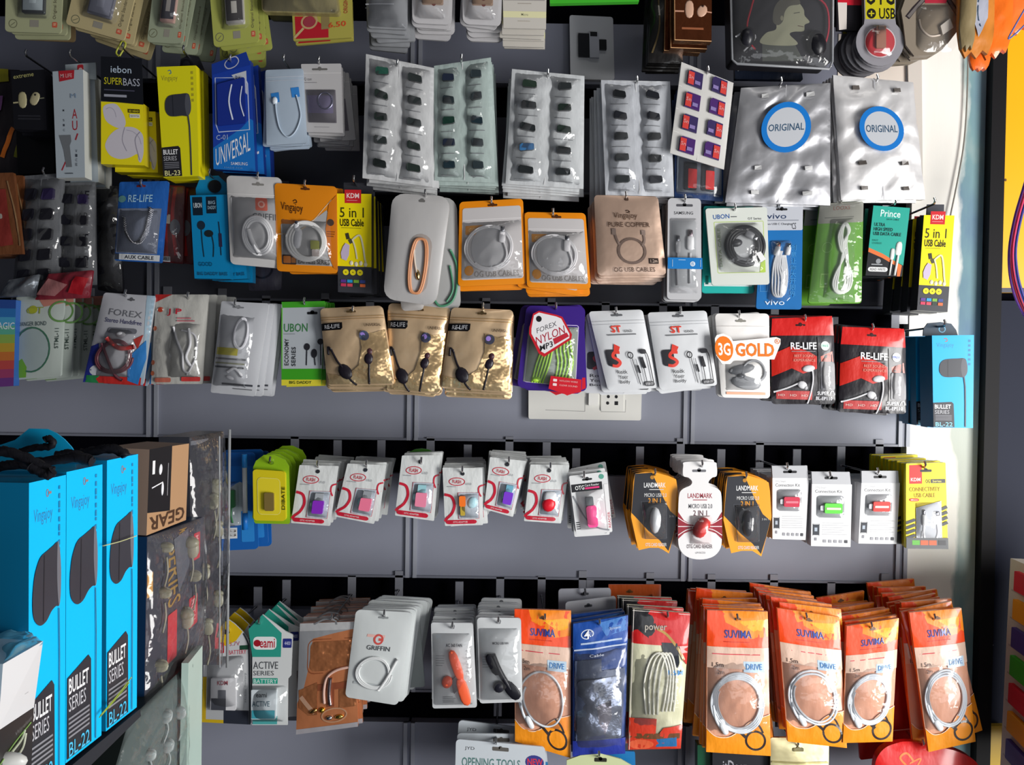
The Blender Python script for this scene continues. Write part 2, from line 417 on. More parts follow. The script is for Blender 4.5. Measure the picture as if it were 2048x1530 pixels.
# plastered pier to the right, with worn blue paint
m = bpy.data.materials.new('plaster'); m.use_nodes = True; t = m.node_tree; b = t.nodes['Principled BSDF']; b.inputs['Roughness'].default_value = .7
c = t.nodes.new('ShaderNodeTexCoord'); sp = t.nodes.new('ShaderNodeSeparateXYZ'); t.links.new(c.outputs['Object'], sp.inputs[0])
n = t.nodes.new('ShaderNodeTexNoise'); n.inputs['Scale'].default_value = 16; n.inputs['Detail'].default_value = 6
mp = t.nodes.new('ShaderNodeMapping'); mp.inputs['Scale'].default_value = (1, 1, .35); t.links.new(c.outputs['Object'], mp.inputs[0]); t.links.new(mp.outputs[0], n.inputs[0])
ma = t.nodes.new('ShaderNodeMath'); ma.operation = 'MULTIPLY_ADD'; ma.inputs[1].default_value = .07; t.links.new(n.outputs[0], ma.inputs[0]); t.links.new(sp.outputs[0], ma.inputs[2])
r = t.nodes.new('ShaderNodeValToRGB'); x0 = X(1916)+.035; mr = t.nodes.new('ShaderNodeMapRange'); mr.inputs[1].default_value = x0-.004; mr.inputs[2].default_value = x0+.004
t.links.new(ma.outputs[0], mr.inputs[0])
n2 = t.nodes.new('ShaderNodeTexNoise'); n2.inputs['Scale'].default_value = 7; n2.inputs['Detail'].default_value = 5; t.links.new(mp.outputs[0], n2.inputs[0])
r.color_ramp.elements[0].position = .38; r.color_ramp.elements[0].color = (lin(.36), lin(.47), lin(.58), 1)
r.color_ramp.elements[1].position = .6; r.color_ramp.elements[1].color = (lin(.74), lin(.76), lin(.72), 1); e = r.color_ramp.elements.new(.5); e.color = (lin(.46), lin(.60), lin(.62), 1)
t.links.new(n2.outputs[0], r.inputs[0])
mx = t.nodes.new('ShaderNodeMix'); mx.data_type = 'RGBA'; t.links.new(mr.outputs[0], mx.inputs[0]); mx.inputs[6].default_value = (lin(.93), lin(.92), lin(.89), 1); t.links.new(r.outputs[0], mx.inputs[7])
t.links.new(mx.outputs[2], b.inputs['Base Color']); u = t.nodes.new('ShaderNodeBump'); u.inputs['Strength'].default_value = .5; u.inputs['Distance'].default_value = .004
t.links.new(n.outputs[0], u.inputs['Height']); t.links.new(u.outputs[0], b.inputs['Normal'])
box_struct('wall_right', XR+.012, X(1975), 0, .04, Z(1700), Z(-250), m)
# black post, yellow and navy boards beyond it
def slant(name, xa, ya, xb, yb, wpx, y0, y1, spec):
    a = P(xa, ya, y0); b_ = P(xb, yb, y0); w_ = wpx*(y0+D0)/FPX; me = bpy.data.meshes.new(name)
    vs = [(a.x+i*w_, y, a.z) for i in (0, 1) for y in (y0, y1)]+[(b_.x+i*w_, y, b_.z) for i in (0, 1) for y in (y0, y1)]
    me.from_pydata(vs, [], [(0, 2, 3, 1), (4, 5, 7, 6), (0, 4, 6, 2), (1, 3, 7, 5), (0, 1, 5, 4), (2, 6, 7, 3)]); me.materials.append(M(spec))
    o = bpy.data.objects.new(name, me); COL.objects.link(o); tag(o, None, None, None, 'structure')
slant('trim_5', 1992, -100, 1950, 1640, 28, -.02, .03, '0a080cc')
box_struct('wall_far_side', X(1975), X(2350), .005, .05, Z(1700), Z(588), '10162ac')
yb_ = Item('painted_board', 'bright yellow painted board beyond the black post at upper right', 'board', (2008, -80, 2300, -80, 2300, 585, 1999, 585), Y=0.0)
p_ = yb_.part('board', 'g'); p_.body(.012, 'f6b012g', r=0)
for q in ((6, 20), (16, 58), (11, 83), (3, 66)): p_.E(q[0], q[1], 2.2, 3, '6a4a20')
p_.R(0, 98.6, 100, 100, '2a2a3a'); yb_.build()
yb_ = Item('painted_board', 'narrow yellow board strip low between black post and drawers', 'board', (1975, 1452, 2012, 1452, 2008, 1600, 1969, 1600), Y=-.012)
yb_.part('board', 'g').body(.012, 'd8b030g', r=0); yb_.build()
for k, (x, y) in enumerate(((1999, 600), (1990, 820), (1986, 955), (1984, 1120), (1984, 1290))):
    s_ = Item('screw', 'small silver screw head on the dark board beside the black post', 'screw', (x-3, y-3, x+3, y-3, x+3, y+3, x-3, y+3), Y=-.001, group='screw heads beside the black post')
    q = s_.part('head', 'm'); q.body(.004, 'cfcfd4m', shape=[(50+50*math.cos(a*.785), 50+50*math.sin(a*.785)) for a in range(8)]); q.S([(20, 50), (80, 50)], 1, '333338', sm=False); s_.build()
# thin wire running down the white pier
it = Item('wall_wire', 'thin grey wire hanging down the white pier', 'wire', (1930, 110, 1940, 110, 1940, 420, 1930, 420), Y=-.006)
p_ = it.part('wire', 'k'); p_.tube([(50, -10), (50, 10), (20, 38), (-40, 60), (-160, 82), (-300, 104)], 1.6, '8b8880'); it.build()
it = Item('wall_conduit', 'pale surface conduit strip running up the pier beside silver sheet', 'conduit', (1812, -60, 1842, -60, 1846, 400, 1822, 400), Y=-.008)
it.part('wire', 'c').body(.008, 'cbc5bd', r=0); it.build()
# switch board below the rock packs
it = Item('switch_board', 'white modular switch board with socket below the hanging packs', 'switch board', (1057, 760, 1284, 766, 1282, 841, 1057, 838), Y=-.012)
p_ = it.part('face_plate', 'g'); p_.body(.012, 'e3e2dcg', r=4)
p_.S([(15, 76), (50, 78)], 1, '9b9a98', sm=False).S([(50, 40), (50, 78)], 1, '9b9a98', sm=False).S([(86, 46), (86, 78), (64, 78)], 1, '9b9a98', sm=False)
sw = it.part('switch', 'g', 'square rocker switch'); sw.raised(sw.rr(53, 30, 61.5, 62, 2), .005, 'f2f1ecg')
sk = it.part('socket', 'g'); sk.raised(sk.rr(64, 22, 84, 76, 3), .002, 'e6e5dfg'); sk.layer = 32
for u_, v_ in ((70.5, 38), (77.5, 38), (70, 55)): sk.E(u_, v_, 3, 3.4, '1a1a1e', 12)
sk.R(76.2, 50, 79.2, 60, '1a1a1e'); it.build()
it = Item('switch_board', 'white switch plate with dark modules high on the grey panel', 'switch board', (1139, 30, 1226, 34, 1229, 160, 1141, 158), Y=-.012)
p_ = it.part('face_plate', 'g'); p_.body(.012, 'b9bbc0g', r=5)
q = it.part('dark_module', 'g'); q.raised(q.rr(19, 29, 44, 66, 1), .004, '191922g'); q = it.part('switch', 'g'); q.raised(q.rr(44, 28, 66, 67, 1), .006, 'a9abb5g'); q.layer = 90
q.R(46, 27, 62, 34, '15151c'); q = it.part('socket', 'g'); q.raised(q.rr(66, 38, 83, 54, 1), .005, '111118g'); it.build()
# black box + white sticker at right edge of slot above blue boxes
it = Item('paper_tag', 'small white square tag on the panel edge above blue boxes', 'tag', (1798, 628, 1816, 628, 1816, 648, 1799, 648), Y=-.003)
it.part('paper').body(.002, 'e8e8e8', r=1); it.build()
# drawers at far right
it = Item('drawer_tower', 'white plastic drawer tower with coloured drawers at right edge', 'drawers', (2022, 1118, 2200, 1150, 2120, 1640, 1990, 1560), Y=-.1)
it = Item('drawer_tower', 'white plastic drawer tower with coloured drawers at right edge', 'drawers', (2021, 1116, 2160, 1176, 2125, 1720, 1999, 1560), yq=(-.12, -.30, -.30, -.12))
f_ = it.part('frame', 'g'); f_.body(.16, 'd9d0ccc', r=2)
cols = ['e02038', 'f7a018', '4a3a8e', '3fae2e', 'e02038', 'f7a018', '4a3a8e', '3fae2e']
for k in range(8):
    d = it.part('drawer', 'g', ['red drawer', 'orange drawer', 'purple drawer', 'green drawer'][k % 4]); v0 = 3+k*12.2
    d.raised(d.rr(14, v0+1.0, 96, v0+9.6, 3), .006, cols[k]+'c'); d.layer = 90; d.R(20, v0+4.6, 90, v0+5.2, cols[k]+'c')
    f_.R(4, v0+10.2, 100, v0+11.0, 'b5a9a8')
it.build()
# wires hanging at far right
for k, (c_, o_) in enumerate((('c2203a', 0), ('6a3a9e', -9), ('2a5fc0', 12), ('d0305a', 5), ('3c3c90', 17))):
    it = Item('hanging_cable', {'c2203a': 'deep red', '6a3a9e': 'purple', '2a5fc0': 'bright blue', 'd0305a': 'pinkish red', '3c3c90': 'dark indigo'}[c_]+' loose cable hanging in a loop at right edge', 'cable', (2020, 380, 2070, 380, 2070, 640, 2020, 640), Y=-.10-.008*k)
    it.part('wire', 'k').tube([(80+o_, -14), (58+o_, 0), (25+o_, 22), (4+o_, 45), (8+o_*1.2, 65), (30+o_*1.3, 82), (62+o_, 96), (95, 108)], 2.6, c_); it.build()
it = Item('hanging_cable', 'white and blue twisted wire loop over orange pouches', 'cable', (2018, 5, 2060, 5, 2060, 80, 2018, 80), Y=-.2)
it.part('wire', 'k').tube([(100, -8), (50, 40), (0, 90), (2, 96), (40, 78), (100, 45)], 1.6, '5b6cae'); it.build()
# ================= generic packs =================
def pack(name, label, cat, q, Y=-.15, t=.004, spec='e0e0e0', r=4, puff=0, crk=0, shape=None, body='card', dk='g', side=None, group=None, dy=(0, 0, 0, 0), back=None):
    it = Item(name, label, cat, q, Y, group, dy); c = it.part(body, dk); c.body(t, spec, r=r, side=side, shape=shape, puff=puff, crk=crk, back=back)
    return it, c
def fin(it, hk=None, desc=None, n=0, dY=.012, cdesc=None, dx=0, dz=0, jit=.0012, rj=.02, grp=None, hd=None, tip=13):
    it.build()
    if hk:
        Yf = it.o.y; hook(hk[0], hk[1], Yf, hd or ('holding the '+desc), tip=tip)
    if n: it.stack(n, dY, cdesc, grp or (cdesc+' group'), dx, dz, jit, rj)
def usb_plug(p, u, v, w=10, h=22, spec='f0f0f0', tipc='b8b8c0m', ang=0, lift=.002):
    p.blob(u, v, w/2, h/2, .003, spec, ang, lift, p=.5)
    a = math.radians(ang); it = p.it
    du = math.sin(a)*h*.62*100/it.Wp; dv = -math.cos(a)*h*.62*100/it.Hp
    p.blob(u+du, v+dv, w*.34, h*.26, .002, tipc, ang, lift, p=.4)
def film(it, u0, v0, u1, v1, puff=.006, r=6, crk=.0014, spec='f4f6fax', name='clear_film'):
    f = it.part(name, 'x'); f.puff = 0; f.base = .0022
    def hh(u, v, f=f):
        a = max(0, math.sin(math.pi*(u-u0)/(u1-u0))); b = max(0, math.sin(math.pi*(v-v0)/(v1-v0)))
        return .0012+puff*(a*b)**.5+crk*noise.noise(Vector((u*.12+f.seed, v*.12*it.H/it.W, 3)))*(a*b)**.4
    f.puff = 1e-9
    f.fill(f.rr(u0, v0, u1, v1, r), spec, hf=hh); return f
# ---- row five: FLASH style adapter packs, OTG, kits ----
def flash(q, Y, drive, kind, label, desc, cdesc, hk, n):
    it, c = pack('adapter_pack', label, 'pack', q, Y, .003, 'dcdfdep', r=2, puff=.0012, dk='p', body='pouch')
    c.O(35, 24, 15.5, 7.5, 1.6, 'c81f38'); c.T('FLASH', 24, 21, 46, 27, 'c81f38', bold=.03, sk=1); c.T('GOLD', 56, 26, 72, 29.5, '8d9096', bold=0)
    c.S([(2, 46), (20, 50), (27, 64), (20, 78), (6, 87), (0, 92)], 5.5, 'c81f38').S([(102, 30), (91, 33), (90, 42), (96, 50)], 3, 'c81f38')
    c.G(c.rr(3, 90, 84, 97, 6), 'c81f38'); c.T('OTG ADAPTER', 22, 92.3, 60, 94.8, 'f0f0f0', bold=0)
    c.B(10, 32, 36, 34.5, 1, 'a0a3a8'); c.R(37, 43, 90, 88, 'b9c2cc', 2); c.S([(37, 43), (90, 43), (90, 88), (37, 88)], 1, 'c81f38', True, sm=False)
    c.E(50, 10, 4, 4, '2a2a30')
    d = it.part('usb_drive', 'k', kind)
    if drive == 'round':
        d.blob(60, 68, 14, 15, .005, 'e21c30', 0, .003); d.blob(61, 56, 13, 12, .004, 'dfe2e6', 0, .002, p=.6)
    elif drive == 'orange':
        d.raised(d.rr(40, 48, 56, 66, 3), .006, 'ff7a1e'); d.raised(d.rr(42, 66, 54, 82, 2), .004, 'c4a83a'); d.blob(74, 60, 10, 12, .003, 'b8e0ea', 20, .001)
    else:
        cc, c2, ou = drive; d.raised(d.rr(50+ou, 58, 78+ou, 80, 3), .006, cc); d.raised(d.rr(53+ou, 46, 74+ou, 58, 1), .004, c2); d.blob(48+ou, 66, 5, 9, .003, 'a8d4dc', 0, .001)
    film(it, 38, 44, 89, 87, .006, 3, .002)
    fin(it, hk, desc, n, .0135, cdesc, jit=.0016, rj=.03)
F_ = lambda a, b, *r: flash(*a, *b, *r)
flash((599, 930, 677, 932, 660, 1052, 582, 1046), -.150, ('8a2bc0', 'a8aeb4', 0), 'purple drive', 'white adapter pack with purple block drive, leftmost in its row', 'white pack with the purple drive at left', 'white adapter pack behind leftmost purple drive pack', (636, 934), 9)
flash((695, 927, 773, 930, 748, 1048, 670, 1033), -.152, ('f07a9a', '9aa0a6', 5), 'pink drive', 'white adapter pack with pink drive low right, second from left', 'second white pack with the pink drive', 'white adapter pack behind second pink drive pack', (733, 933), 8)
flash((804, 911, 881, 910, 868, 1042, 790, 1031), -.148, ('f08aa8', '9ccfd8', -2), 'pink and blue drive', 'white adapter pack with pink and blue drive under green tab', 'white pack with pink and blue drive', 'white adapter pack behind pink and blue drive pack', (843, 927), 5)
flash((885, 935, 965, 936, 966, 1050, 890, 1052), -.156, 'orange', 'orange and olive drive', 'white adapter pack with orange and olive drive', 'white pack with the orange drive', 'white adapter pack behind orange drive pack', (925, 945), 9)
flash((980, 914, 1053, 922, 1026, 1034, 968, 1018), -.147, ('7a2fd0', '6fb0c8', 6), 'violet drive', 'tilted white adapter pack with violet drive on blue', 'tilted pack with the violet drive', 'white adapter pack behind tilted violet drive pack', (1018, 926), 8)
flash((1061, 929, 1139, 930, 1122, 1047, 1048, 1042), -.154, 'round', 'red and clear round drive', 'white adapter pack with rounded red and silver drive', 'white pack with the rounded red drive', 'white adapter pack behind rounded red drive pack', (1101, 938), 9)
# pink card reader blister
it, c = pack('card_reader_pack', 'white blister card with bright pink card reader and black header', 'pack', (1138, 952, 1214, 943, 1225, 1064, 1153, 1071), -.165, .003, 'dedfe0', r=3)
slot(c, 46, 9, 20, 4); c.R(2, 15, 84, 28, '17171c'); c.T('OTG', 12, 18, 36, 25, 'f2f2f2', bold=.03).T('Card Reader', 38, 17, 76, 20.5, 'e8e8e8').R(38, 22, 76, 25, 'e0307a')
c.E(84, 7, 5, 5, '57a08c').R(88, 20, 99, 98, 'e9e9e9').T('READER', 91, 66, 98, 92, 'c02040', 90).S([(4, 34), (30, 72), (60, 90), (92, 96)], 3, '8c8f96').B(4, 78, 14, 92, 4, '3a3a40')
d = it.part('card_reader', 'g', 'bright pink card reader'); d.raised(d.rr(34, 52, 62, 88, 6), .007, 'ff4f9cg'); d.raised(d.rr(36, 38, 56, 52, 2), .005, '6d7478')
film(it, 14, 28, 86, 92, .010, 4, .001); fin(it, (1168, 955), 'white card with the pink reader', 7, .014, 'white reader card with dark spots behind the pink reader', jit=.003, rj=.05)
# black and yellow card readers
def landmark(ox, oy, Y, bullet, label, desc, cdesc, hk, n):
    q = (1262+ox, 944+oy, 1358+ox, 944+oy, 1358+ox, 1107+oy, 1262+ox, 1107+oy)
    shp = [(8, 2), (30, 0), (48, 0), (78, 5), (94, 9), (97, 20), (100, 52), (90, 75), (79, 100), (60, 93), (38, 93), (16, 96), (10, 82), (0, 55), (3, 30), (5, 12)]
    it, c = pack('card_reader_pack', label, 'pack', q, Y, .002, 'f6a21c', shape=shp)
    c.G([(8, 2), (44, 1), (66, 30), (82, 48), (98, 56), (89, 76), (78, 97), (60, 84), (36, 72), (14, 58), (1, 50), (4, 28)], '24252c')
    c.T('LANDMARK', 27, 13, 72, 19, 'f4f4f4', bold=.02); c.R(38, 21, 68, 22, 'c8c8c8'); c.T('MICRO USB 2.0', 28, 26, 74, 30.5, 'd8d8d8').T('2 IN 1', 36, 32, 62, 38, 'f2a01c', bold=.02)
    c.T('OTG CARD READER', 30, 87, 74, 91, 'e8e8e8').T('3 IN 1', 80, 53, 93, 55.5, 'b8b8b8')
    c.S([(21, 36), (74, 36), (74, 82), (30, 82)], .8, '5a5c66', True, sm=False); c.E(44, 6.5, 4, 4, 'b37a1c')
    d = it.part('card_reader', 'g', 'silver bullet shaped reader' if bullet else 'black bullet shaped reader')
    d.blob(50, 59, 11.5, 27, .009, 'd4d6da' if bullet else '23242c', 2, .002); d.tube([(39, 61), (50, 62.5, .009), (61, 61)], .9, '333338' if bullet else '6a4038', sm=False)
    film(it, 24, 37, 74, 82, .014, 4, .0005); fin(it, hk, desc, n, .011, cdesc, jit=.0009, rj=.03)
landmark(0, 0, -.160, True, 'black and yellow shaped card holding silver bullet shaped reader', 'black and yellow card with silver reader', 'black and yellow shaped card behind the silver reader card', (1310, 950), 9)
landmark(185, 6, -.160, False, 'black and yellow shaped card holding black bullet shaped reader', 'black and yellow card with black reader', 'black and yellow shaped card behind the black reader card', (1492, 956), 9)
it, c = pack('card_reader_pack', 'white bottle shaped card with maroon stripes and red reader', 'pack', (1356, 924, 1444, 924, 1444, 1119, 1356, 1119), -.170, .002, 'e8e6e6',
    shape=smooth([(12, 4), (18, 0), (80, 0), (88, 4), (88, 14), (78, 16), (70, 20), (72, 24), (92, 28), (99, 36), (100, 66), (100, 74), (97, 88), (80, 97), (50, 100), (20, 97), (3, 88), (0, 74), (0, 66), (2, 36), (10, 28), (28, 24), (32, 20), (24, 16), (12, 14)], True, 4))
slot(c, 48, 9, 28, 5, '6a6a70'); c.T('LANDMARK', 22, 32, 78, 37, '9a2436', bold=.03).R(34, 38.5, 66, 39.3, '9a2436').T('MICRO USB 2.0', 24, 43, 78, 47.5, '5a5a60').T('2 IN 1', 35, 49.5, 66, 55, '5a3038', bold=.02)
c.G([(0, 51), (14, 60), (40, 66), (64, 66), (88, 60), (100, 51), (100, 79), (86, 73), (60, 69), (40, 69), (14, 73), (0, 79)][::-1], '94202f')
for vv in (57, 66, 75): c.S([(0, vv), (22, 66+(vv-66)*.35), (50, 66+(vv-66)*.2), (78, 66+(vv-66)*.35), (100, vv)], 1.6, 'f0e6e6')
c.T('OTG CARD READER', 20, 84.5, 78, 88.5, '5a4a50').T('LM-RC03', 40, 92, 62, 94, '8a8a90', bold=0)
d = it.part('card_reader', 'g', 'translucent red reader'); d.blob(53, 67, 14, 22, .008, 'cf2b24g', 32, .002, p=.7); film(it, 28, 55, 78, 84, .012, 4, .0005)
fin(it, (1404, 933), 'white bottle shaped card', 9, .012, 'white bottle shaped card behind the maroon striped one', jit=.0009, rj=.02)
# small camera kits
def kit(hq, bq, Y, dc, dl, label, desc, cdesc, hk, n):
    it, c = pack('connection_kit_box', label, 'box', bq, Y, .018, 'eeeeef', r=0, side='cfcfd2')
    c.T('OTG Smart', 8, 4, 36, 7, '8a8a90', bold=0).T('Connection Kit', 8, 9, 76, 14, '3a3a40')
    c.R(12, 18, 82, 54, '9a9ca0', 8); c.S([(4, 64), (20, 64), (20, 83), (4, 83)], .8, '333338', True, sm=False); c.R(5, 65, 19, 82, '33363e').R(8, 70, 15, 76, 'aab4c0').R(8, 86, 14, 91, '8a8a90')
    c.B(28, 62, 96, 84, 6, 'b8b8bc', .2)
    for k in range(5): c.R(30+k*13.5, 89, 38+k*13.5, 94, '9c9ca2' if k < 4 else '44444a', 1); c.layer -= 1
    h = it.part('hang_tab', 'g'); hh = lambda x, y: None
    h.G([(-2, -20), (93, -20), (97, 0), (0, 0)], 'b7b8bc'); h.layer += 1; h.base = -.004; h.raised([(-2, -20), (93, -20), (97, 0), (0, 0)], .002, 'b3b4b8')
    h.base = 0; slot(h, 47, -10, 26, 5)
    d = it.part('usb_drive', 'g', dl); d.raised(d.rr(30, 30, 74, 46, 3), .006, dc+'g'); d.raised(d.rr(20, 34, 30, 42, 2), .004, 'c4c6ca'); d.base = .0065; d.layer = 0; d.R(34, 36.5, 70, 40, 'f0d0c8' if dc != 'c82a48' else 'd87888', 1)
    f = film(it, 13, 19, 81, 53, .004, 5, .0004)
    fin(it, hk, desc, n, .019, cdesc, jit=.0011, rj=.015, dz=.0)
kit(None, (1545, 956, 1618, 956, 1611, 1080, 1545, 1078), -.15, 'c82a48', 'crimson drive', 'small white kit box with crimson drive window', 'white kit box with crimson drive', 'white kit box behind the crimson drive box', (1574, 938), 6)
kit(None, (1624, 968, 1704, 969, 1701, 1094, 1622, 1092), -.155, '5ed040', 'bright green drive', 'small white kit box with bright green drive window', 'white kit box with green drive', 'white kit box behind the green drive box', (1659, 955), 6)
kit(None, (1723, 966, 1800, 966, 1793, 1088, 1717, 1087), -.15, 'd8342c', 'scarlet drive', 'small white kit box with scarlet drive, beside yellow cable pack', 'white kit box with scarlet drive', 'white kit box behind the scarlet drive box', (1755, 948), 6)
# yellow connectivity cable
it, c = pack('cable_box', 'yellow and grey boxed cable with red patch at the row end', 'box', (1812, 927, 1891, 925, 1896, 1098, 1812, 1097), -.165, .008, 'f5dd10', r=2, side='c9c41c')
c.R(8, 2, 40, 24, 'd8261e').T('KDM', 12, 17, 36, 21, 'f6f0e8', bold=.03); slot(c, 50, 9, 24, 5); c.T('OG', 49, 19, 60, 23.5, '2b2b30', bold=.03).R(62, 19, 98, 23.5, '3a3a40').T('Series', 66, 20, 88, 22.5, 'f0e060')
c.T('CONNECTIVITY', 8, 28, 84, 33, '9a7a14').T('USB CABLE', 20, 35, 72, 40, '9a7a14').G(c.rr(8, 41, 32, 44.5, 4), 'c8381e').T('Micro', 12, 42, 28, 43.6, 'f0e0d0')
for k in range(4): c.S([(-0, 70+k*6), (22, 66+k*6)], 6, '3a3c40', sm=False).S([(86, 54+k*6), (100, 51+k*6)], 6, '3a3c40', sm=False); 
c.R(0, 87, 100, 100, '55575a').G([(24, 52), (86, 44), (86, 87), (24, 87)][::-1], 'b9bcc2'); c.R(14, 90, 32, 95.5, '58a838').R(34, 90, 52, 95.5, 'e0582a').R(54, 90, 72, 95.5, 'e0582a').R(76, 90, 94, 95.5, '333338')
d = it.part('cable', 'k'); usb_plug(d, 42, 66, 9, 24); usb_plug(d, 74, 66, 15, 20, ang=0); d.tube([(42, 72), (41, 80), (43, 87)], 2.5, 'e8e8ea'); d.tube([(74, 70), (76, 80), (72, 87)], 2.5, 'e8e8ea'); d.tube([(36, 87), (38, 79)], 2, 'dcdcde', sm=False)
film(it, 24, 46, 86, 87, .008, 4, .0006); fin(it, (1849, 935), 'yellow boxed cable at the row end', 9, .0145, 'yellow boxed cable behind the red patched box', jit=.0008, rj=.012)
# blue card and green yellow blister at left of row
it, c = pack('charger_card', 'blue and white card with green and silver gadgets beside clear boxes', 'pack', (430, 905, 510, 905, 517, 1098, 430, 1102), -.10, .003, '1a62b4', r=8)
c.G([(-5, 14), (100, 14), (100, 40), (88, 34), (70, 30), (40, 36), (-5, 34)][::-1], '1d70c8'); c.G([(0, 34), (36, 36), (60, 30), (78, 33), (78, 74), (0, 76)][::-1], 'b9c4cc'); c.R(2, 77, 52, 88, 'dfe2e4').T('G3 G3', 20, 79, 50, 86, '44342c', 90)
c.R(62, 60, 92, 92, '2f8ad8', 3)
d = it.part('gadget', 'g', 'green plug'); d.raised(d.rr(30, 38, 50, 56, 3), .008, '2f8a48g'); d.tube([(40, 56), (38, 64), (42, 72)], 2, '2f8a48'); d.blob(22, 60, 7, 10, .006, 'b9bcc0m'); film(it, 2, 30, 58, 76, .016, 6, .001)
fin(it, None, None, 2, .016, 'blue gadget card behind the green plug card', dx=.008, dz=.0)
it = Item('stylus_pen', 'slim blue and white pen clipped on the blue card', 'pen', (484, 918, 496, 918, 496, 1085, 486, 1085), -.125)
d = it.part('barrel', 'g'); d.tube([(50, 8), (55, 66)], 5, 'e9ecee', sm=False, ns=10); d = it.part('cap', 'g', 'blue cap'); d.tube([(48, -6), (50, 10)], 5.6, '2f8fe0', sm=False, ns=10); d = it.part('cap', 'g', 'blue cap'); d.tube([(55, 64), (56, 84)], 6.2, '1f78d0', sm=False, ns=10); it.build()
it, c = pack('adapter_blister', 'yellow green blister pack with small brown adapter', 'pack', (506, 916, 578, 922, 580, 1048, 508, 1047), -.15, .003, '8ab41c', r=6, shape=[(8, 4), (30, -6), (60, -8), (88, -2), (99, 8), (100, 98), (96, 100), (4, 100), (0, 97), (0, 14)])
c.E(50, 5, 6, 4, '5f8214'); d = it.part('blister', 'g', 'translucent yellow blister'); d.raised(d.rr(3, 16, 92, 94, 7), .008, 'd9c81eg'); d.base = .0085; d.layer = 0; d.R(16, 28, 78, 84, 'e4d22eg', 10); d.S(d.rr(16, 28, 78, 84, 8), 1, 'f2ea80', True, sm=False)
d.T('DIBATE', 82, 40, 91, 76, '24340e', 90); e = it.part('adapter', 'g', 'brown adapter'); e.base = .009; e.raised(e.rr(36, 50, 62, 78, 3), .004, '7d6a3a')
fin(it, (541, 926), 'yellow green blister pack', 5, .017, 'green backed blister pack behind the yellow blister', rj=.03, dx=.0012, dz=.0012)
it, c = pack('blister_card', 'green rounded card top peeking above the pink and blue pack', 'pack', (808, 897, 878, 897, 876, 960, 808, 960), -.08, .003, '3f7a2a', r=2, shape=[(0, 30), (10, 14), (30, 3), (50, 0), (70, 3), (90, 14), (100, 30), (100, 100), (0, 100)]); fin(it)
# ================= row six =================
it, c = pack('battery_pack', 'white and black battery blister with yellow top, leftmost low', 'pack', (408, 1282, 500, 1276, 502, 1449, 404, 1444), -.155, .003, 'c9cbcd', r=4, shape=[(0, 4), (20, -6), (36, -16), (52, -24), (66, -18), (84, -8), (97, 2), (100, 14), (100, 100), (0, 100)])
c.G([(18, -6), (36, -16), (52, -24), (66, -18), (84, -8), (70, 2), (48, 8), (30, 2)][::-1], 'd9b41a'); c.E(49, -9, 7, 5, '3a2f10'); c.R(2, 3, 44, 16, 'b81f34', 2).T('KDM', 10, 5, 38, 12, 'e8a8b0', bold=.03); c.T('3.7V', 56, 3, 78, 8, 'c07080', bold=0).T('BATTERY', 54, 13, 92, 18, 'd05868', bold=0).R(78, 8, 97, 13, '1f4a36')
c.S([(86, -6), (96, 6), (98, 20), (98, 100)], 3, '33373e'); c.R(44, 84, 96, 100, '2b2f3a').R(4, 84, 44, 96, 'b0b2b4').R(0, 96, 44, 100, 'c8a81c').R(0, 44, 8, 96, 'c0a020'); c.T('Mobile Battery', 88, 40, 93, 74, '8a8d92', 90, bold=0)
c.R(10, 20, 86, 82, 'b3b5b8', 3); d = it.part('battery', 'g', 'white and grey battery'); d.raised(d.rr(20, 44, 72, 82, 2), .008, 'd9d9dcg'); d.base = .0085; d.layer = 0; d.R(22, 68, 52, 82, '43454d').R(36, 58, 52, 68, '6a6c74').T('KDM', 34, 47, 56, 52, 'b04050')
film(it, 10, 20, 86, 84, .014, 5, .001); fin(it, (457, 1262), 'yellow topped battery blister', 2, .03, 'battery blister behind the yellow topped one', dx=0)
it, c = pack('battery_pack', 'white and teal battery blister with teal peaked top', 'pack', (505, 1266, 586, 1266, 578, 1450, 504, 1450), -.16, .003, 'd3d6d6', r=3, shape=[(0, 2), (24, -20), (80, -2), (100, 2), (100, 46), (92, 50), (96, 100), (0, 100)])
c.G([(-10, -4), (24, -20), (72, 0), (72, 26), (0, 26)], '2f9a88'); c.G(c.rr(2, 4, 60, 18, 8), 'e8ebea').T('eami', 18, 6, 56, 16, 'b81f34', bold=.04).E(12, 11, 7, 7, 'a01828', 14); c.R(76, 6, 98, 16, '28307e', 2).T('4400', 80, 9, 95, 13, 'd0d4f0', bold=0)
c.T('ACTIVE', 3, 31, 66, 39, '55585c', bold=0).T('SERIES', 3, 41, 56, 46, '6a6d70', bold=0).R(2, 49, 66, 55, '2fa088').T('BATTERY', 4, 50, 64, 54.5, 'd8e8e4').R(2, 90, 68, 99, '4fa8a8')
d = it.part('battery', 'g', 'pale blue battery'); d.raised(d.rr(1, 60, 66, 92, 2), .007, 'd4dde2g'); d.base = .0075; d.layer = 0; d.T('eami', 14, 63, 42, 68, '33363a').T('ACTIVE', 4, 72, 50, 78, '4a6a78', bold=0).R(3, 82, 64, 91, '3fa0b0')
film(it, 0, 57, 92, 96, .014, 5, .001); fin(it, (519, 1248), 'teal topped battery blister', 3, .022, 'battery blister behind the teal topped one', dx=.003)
it, c = pack('earphone_pack', 'copper coloured earphone pack in clear window with white seals', 'pack', (600, 1247, 712, 1243, 716, 1453, 592, 1469), -.165, .004, 'dc8a5as', r=1, puff=.002, dk='s', body='pouch')
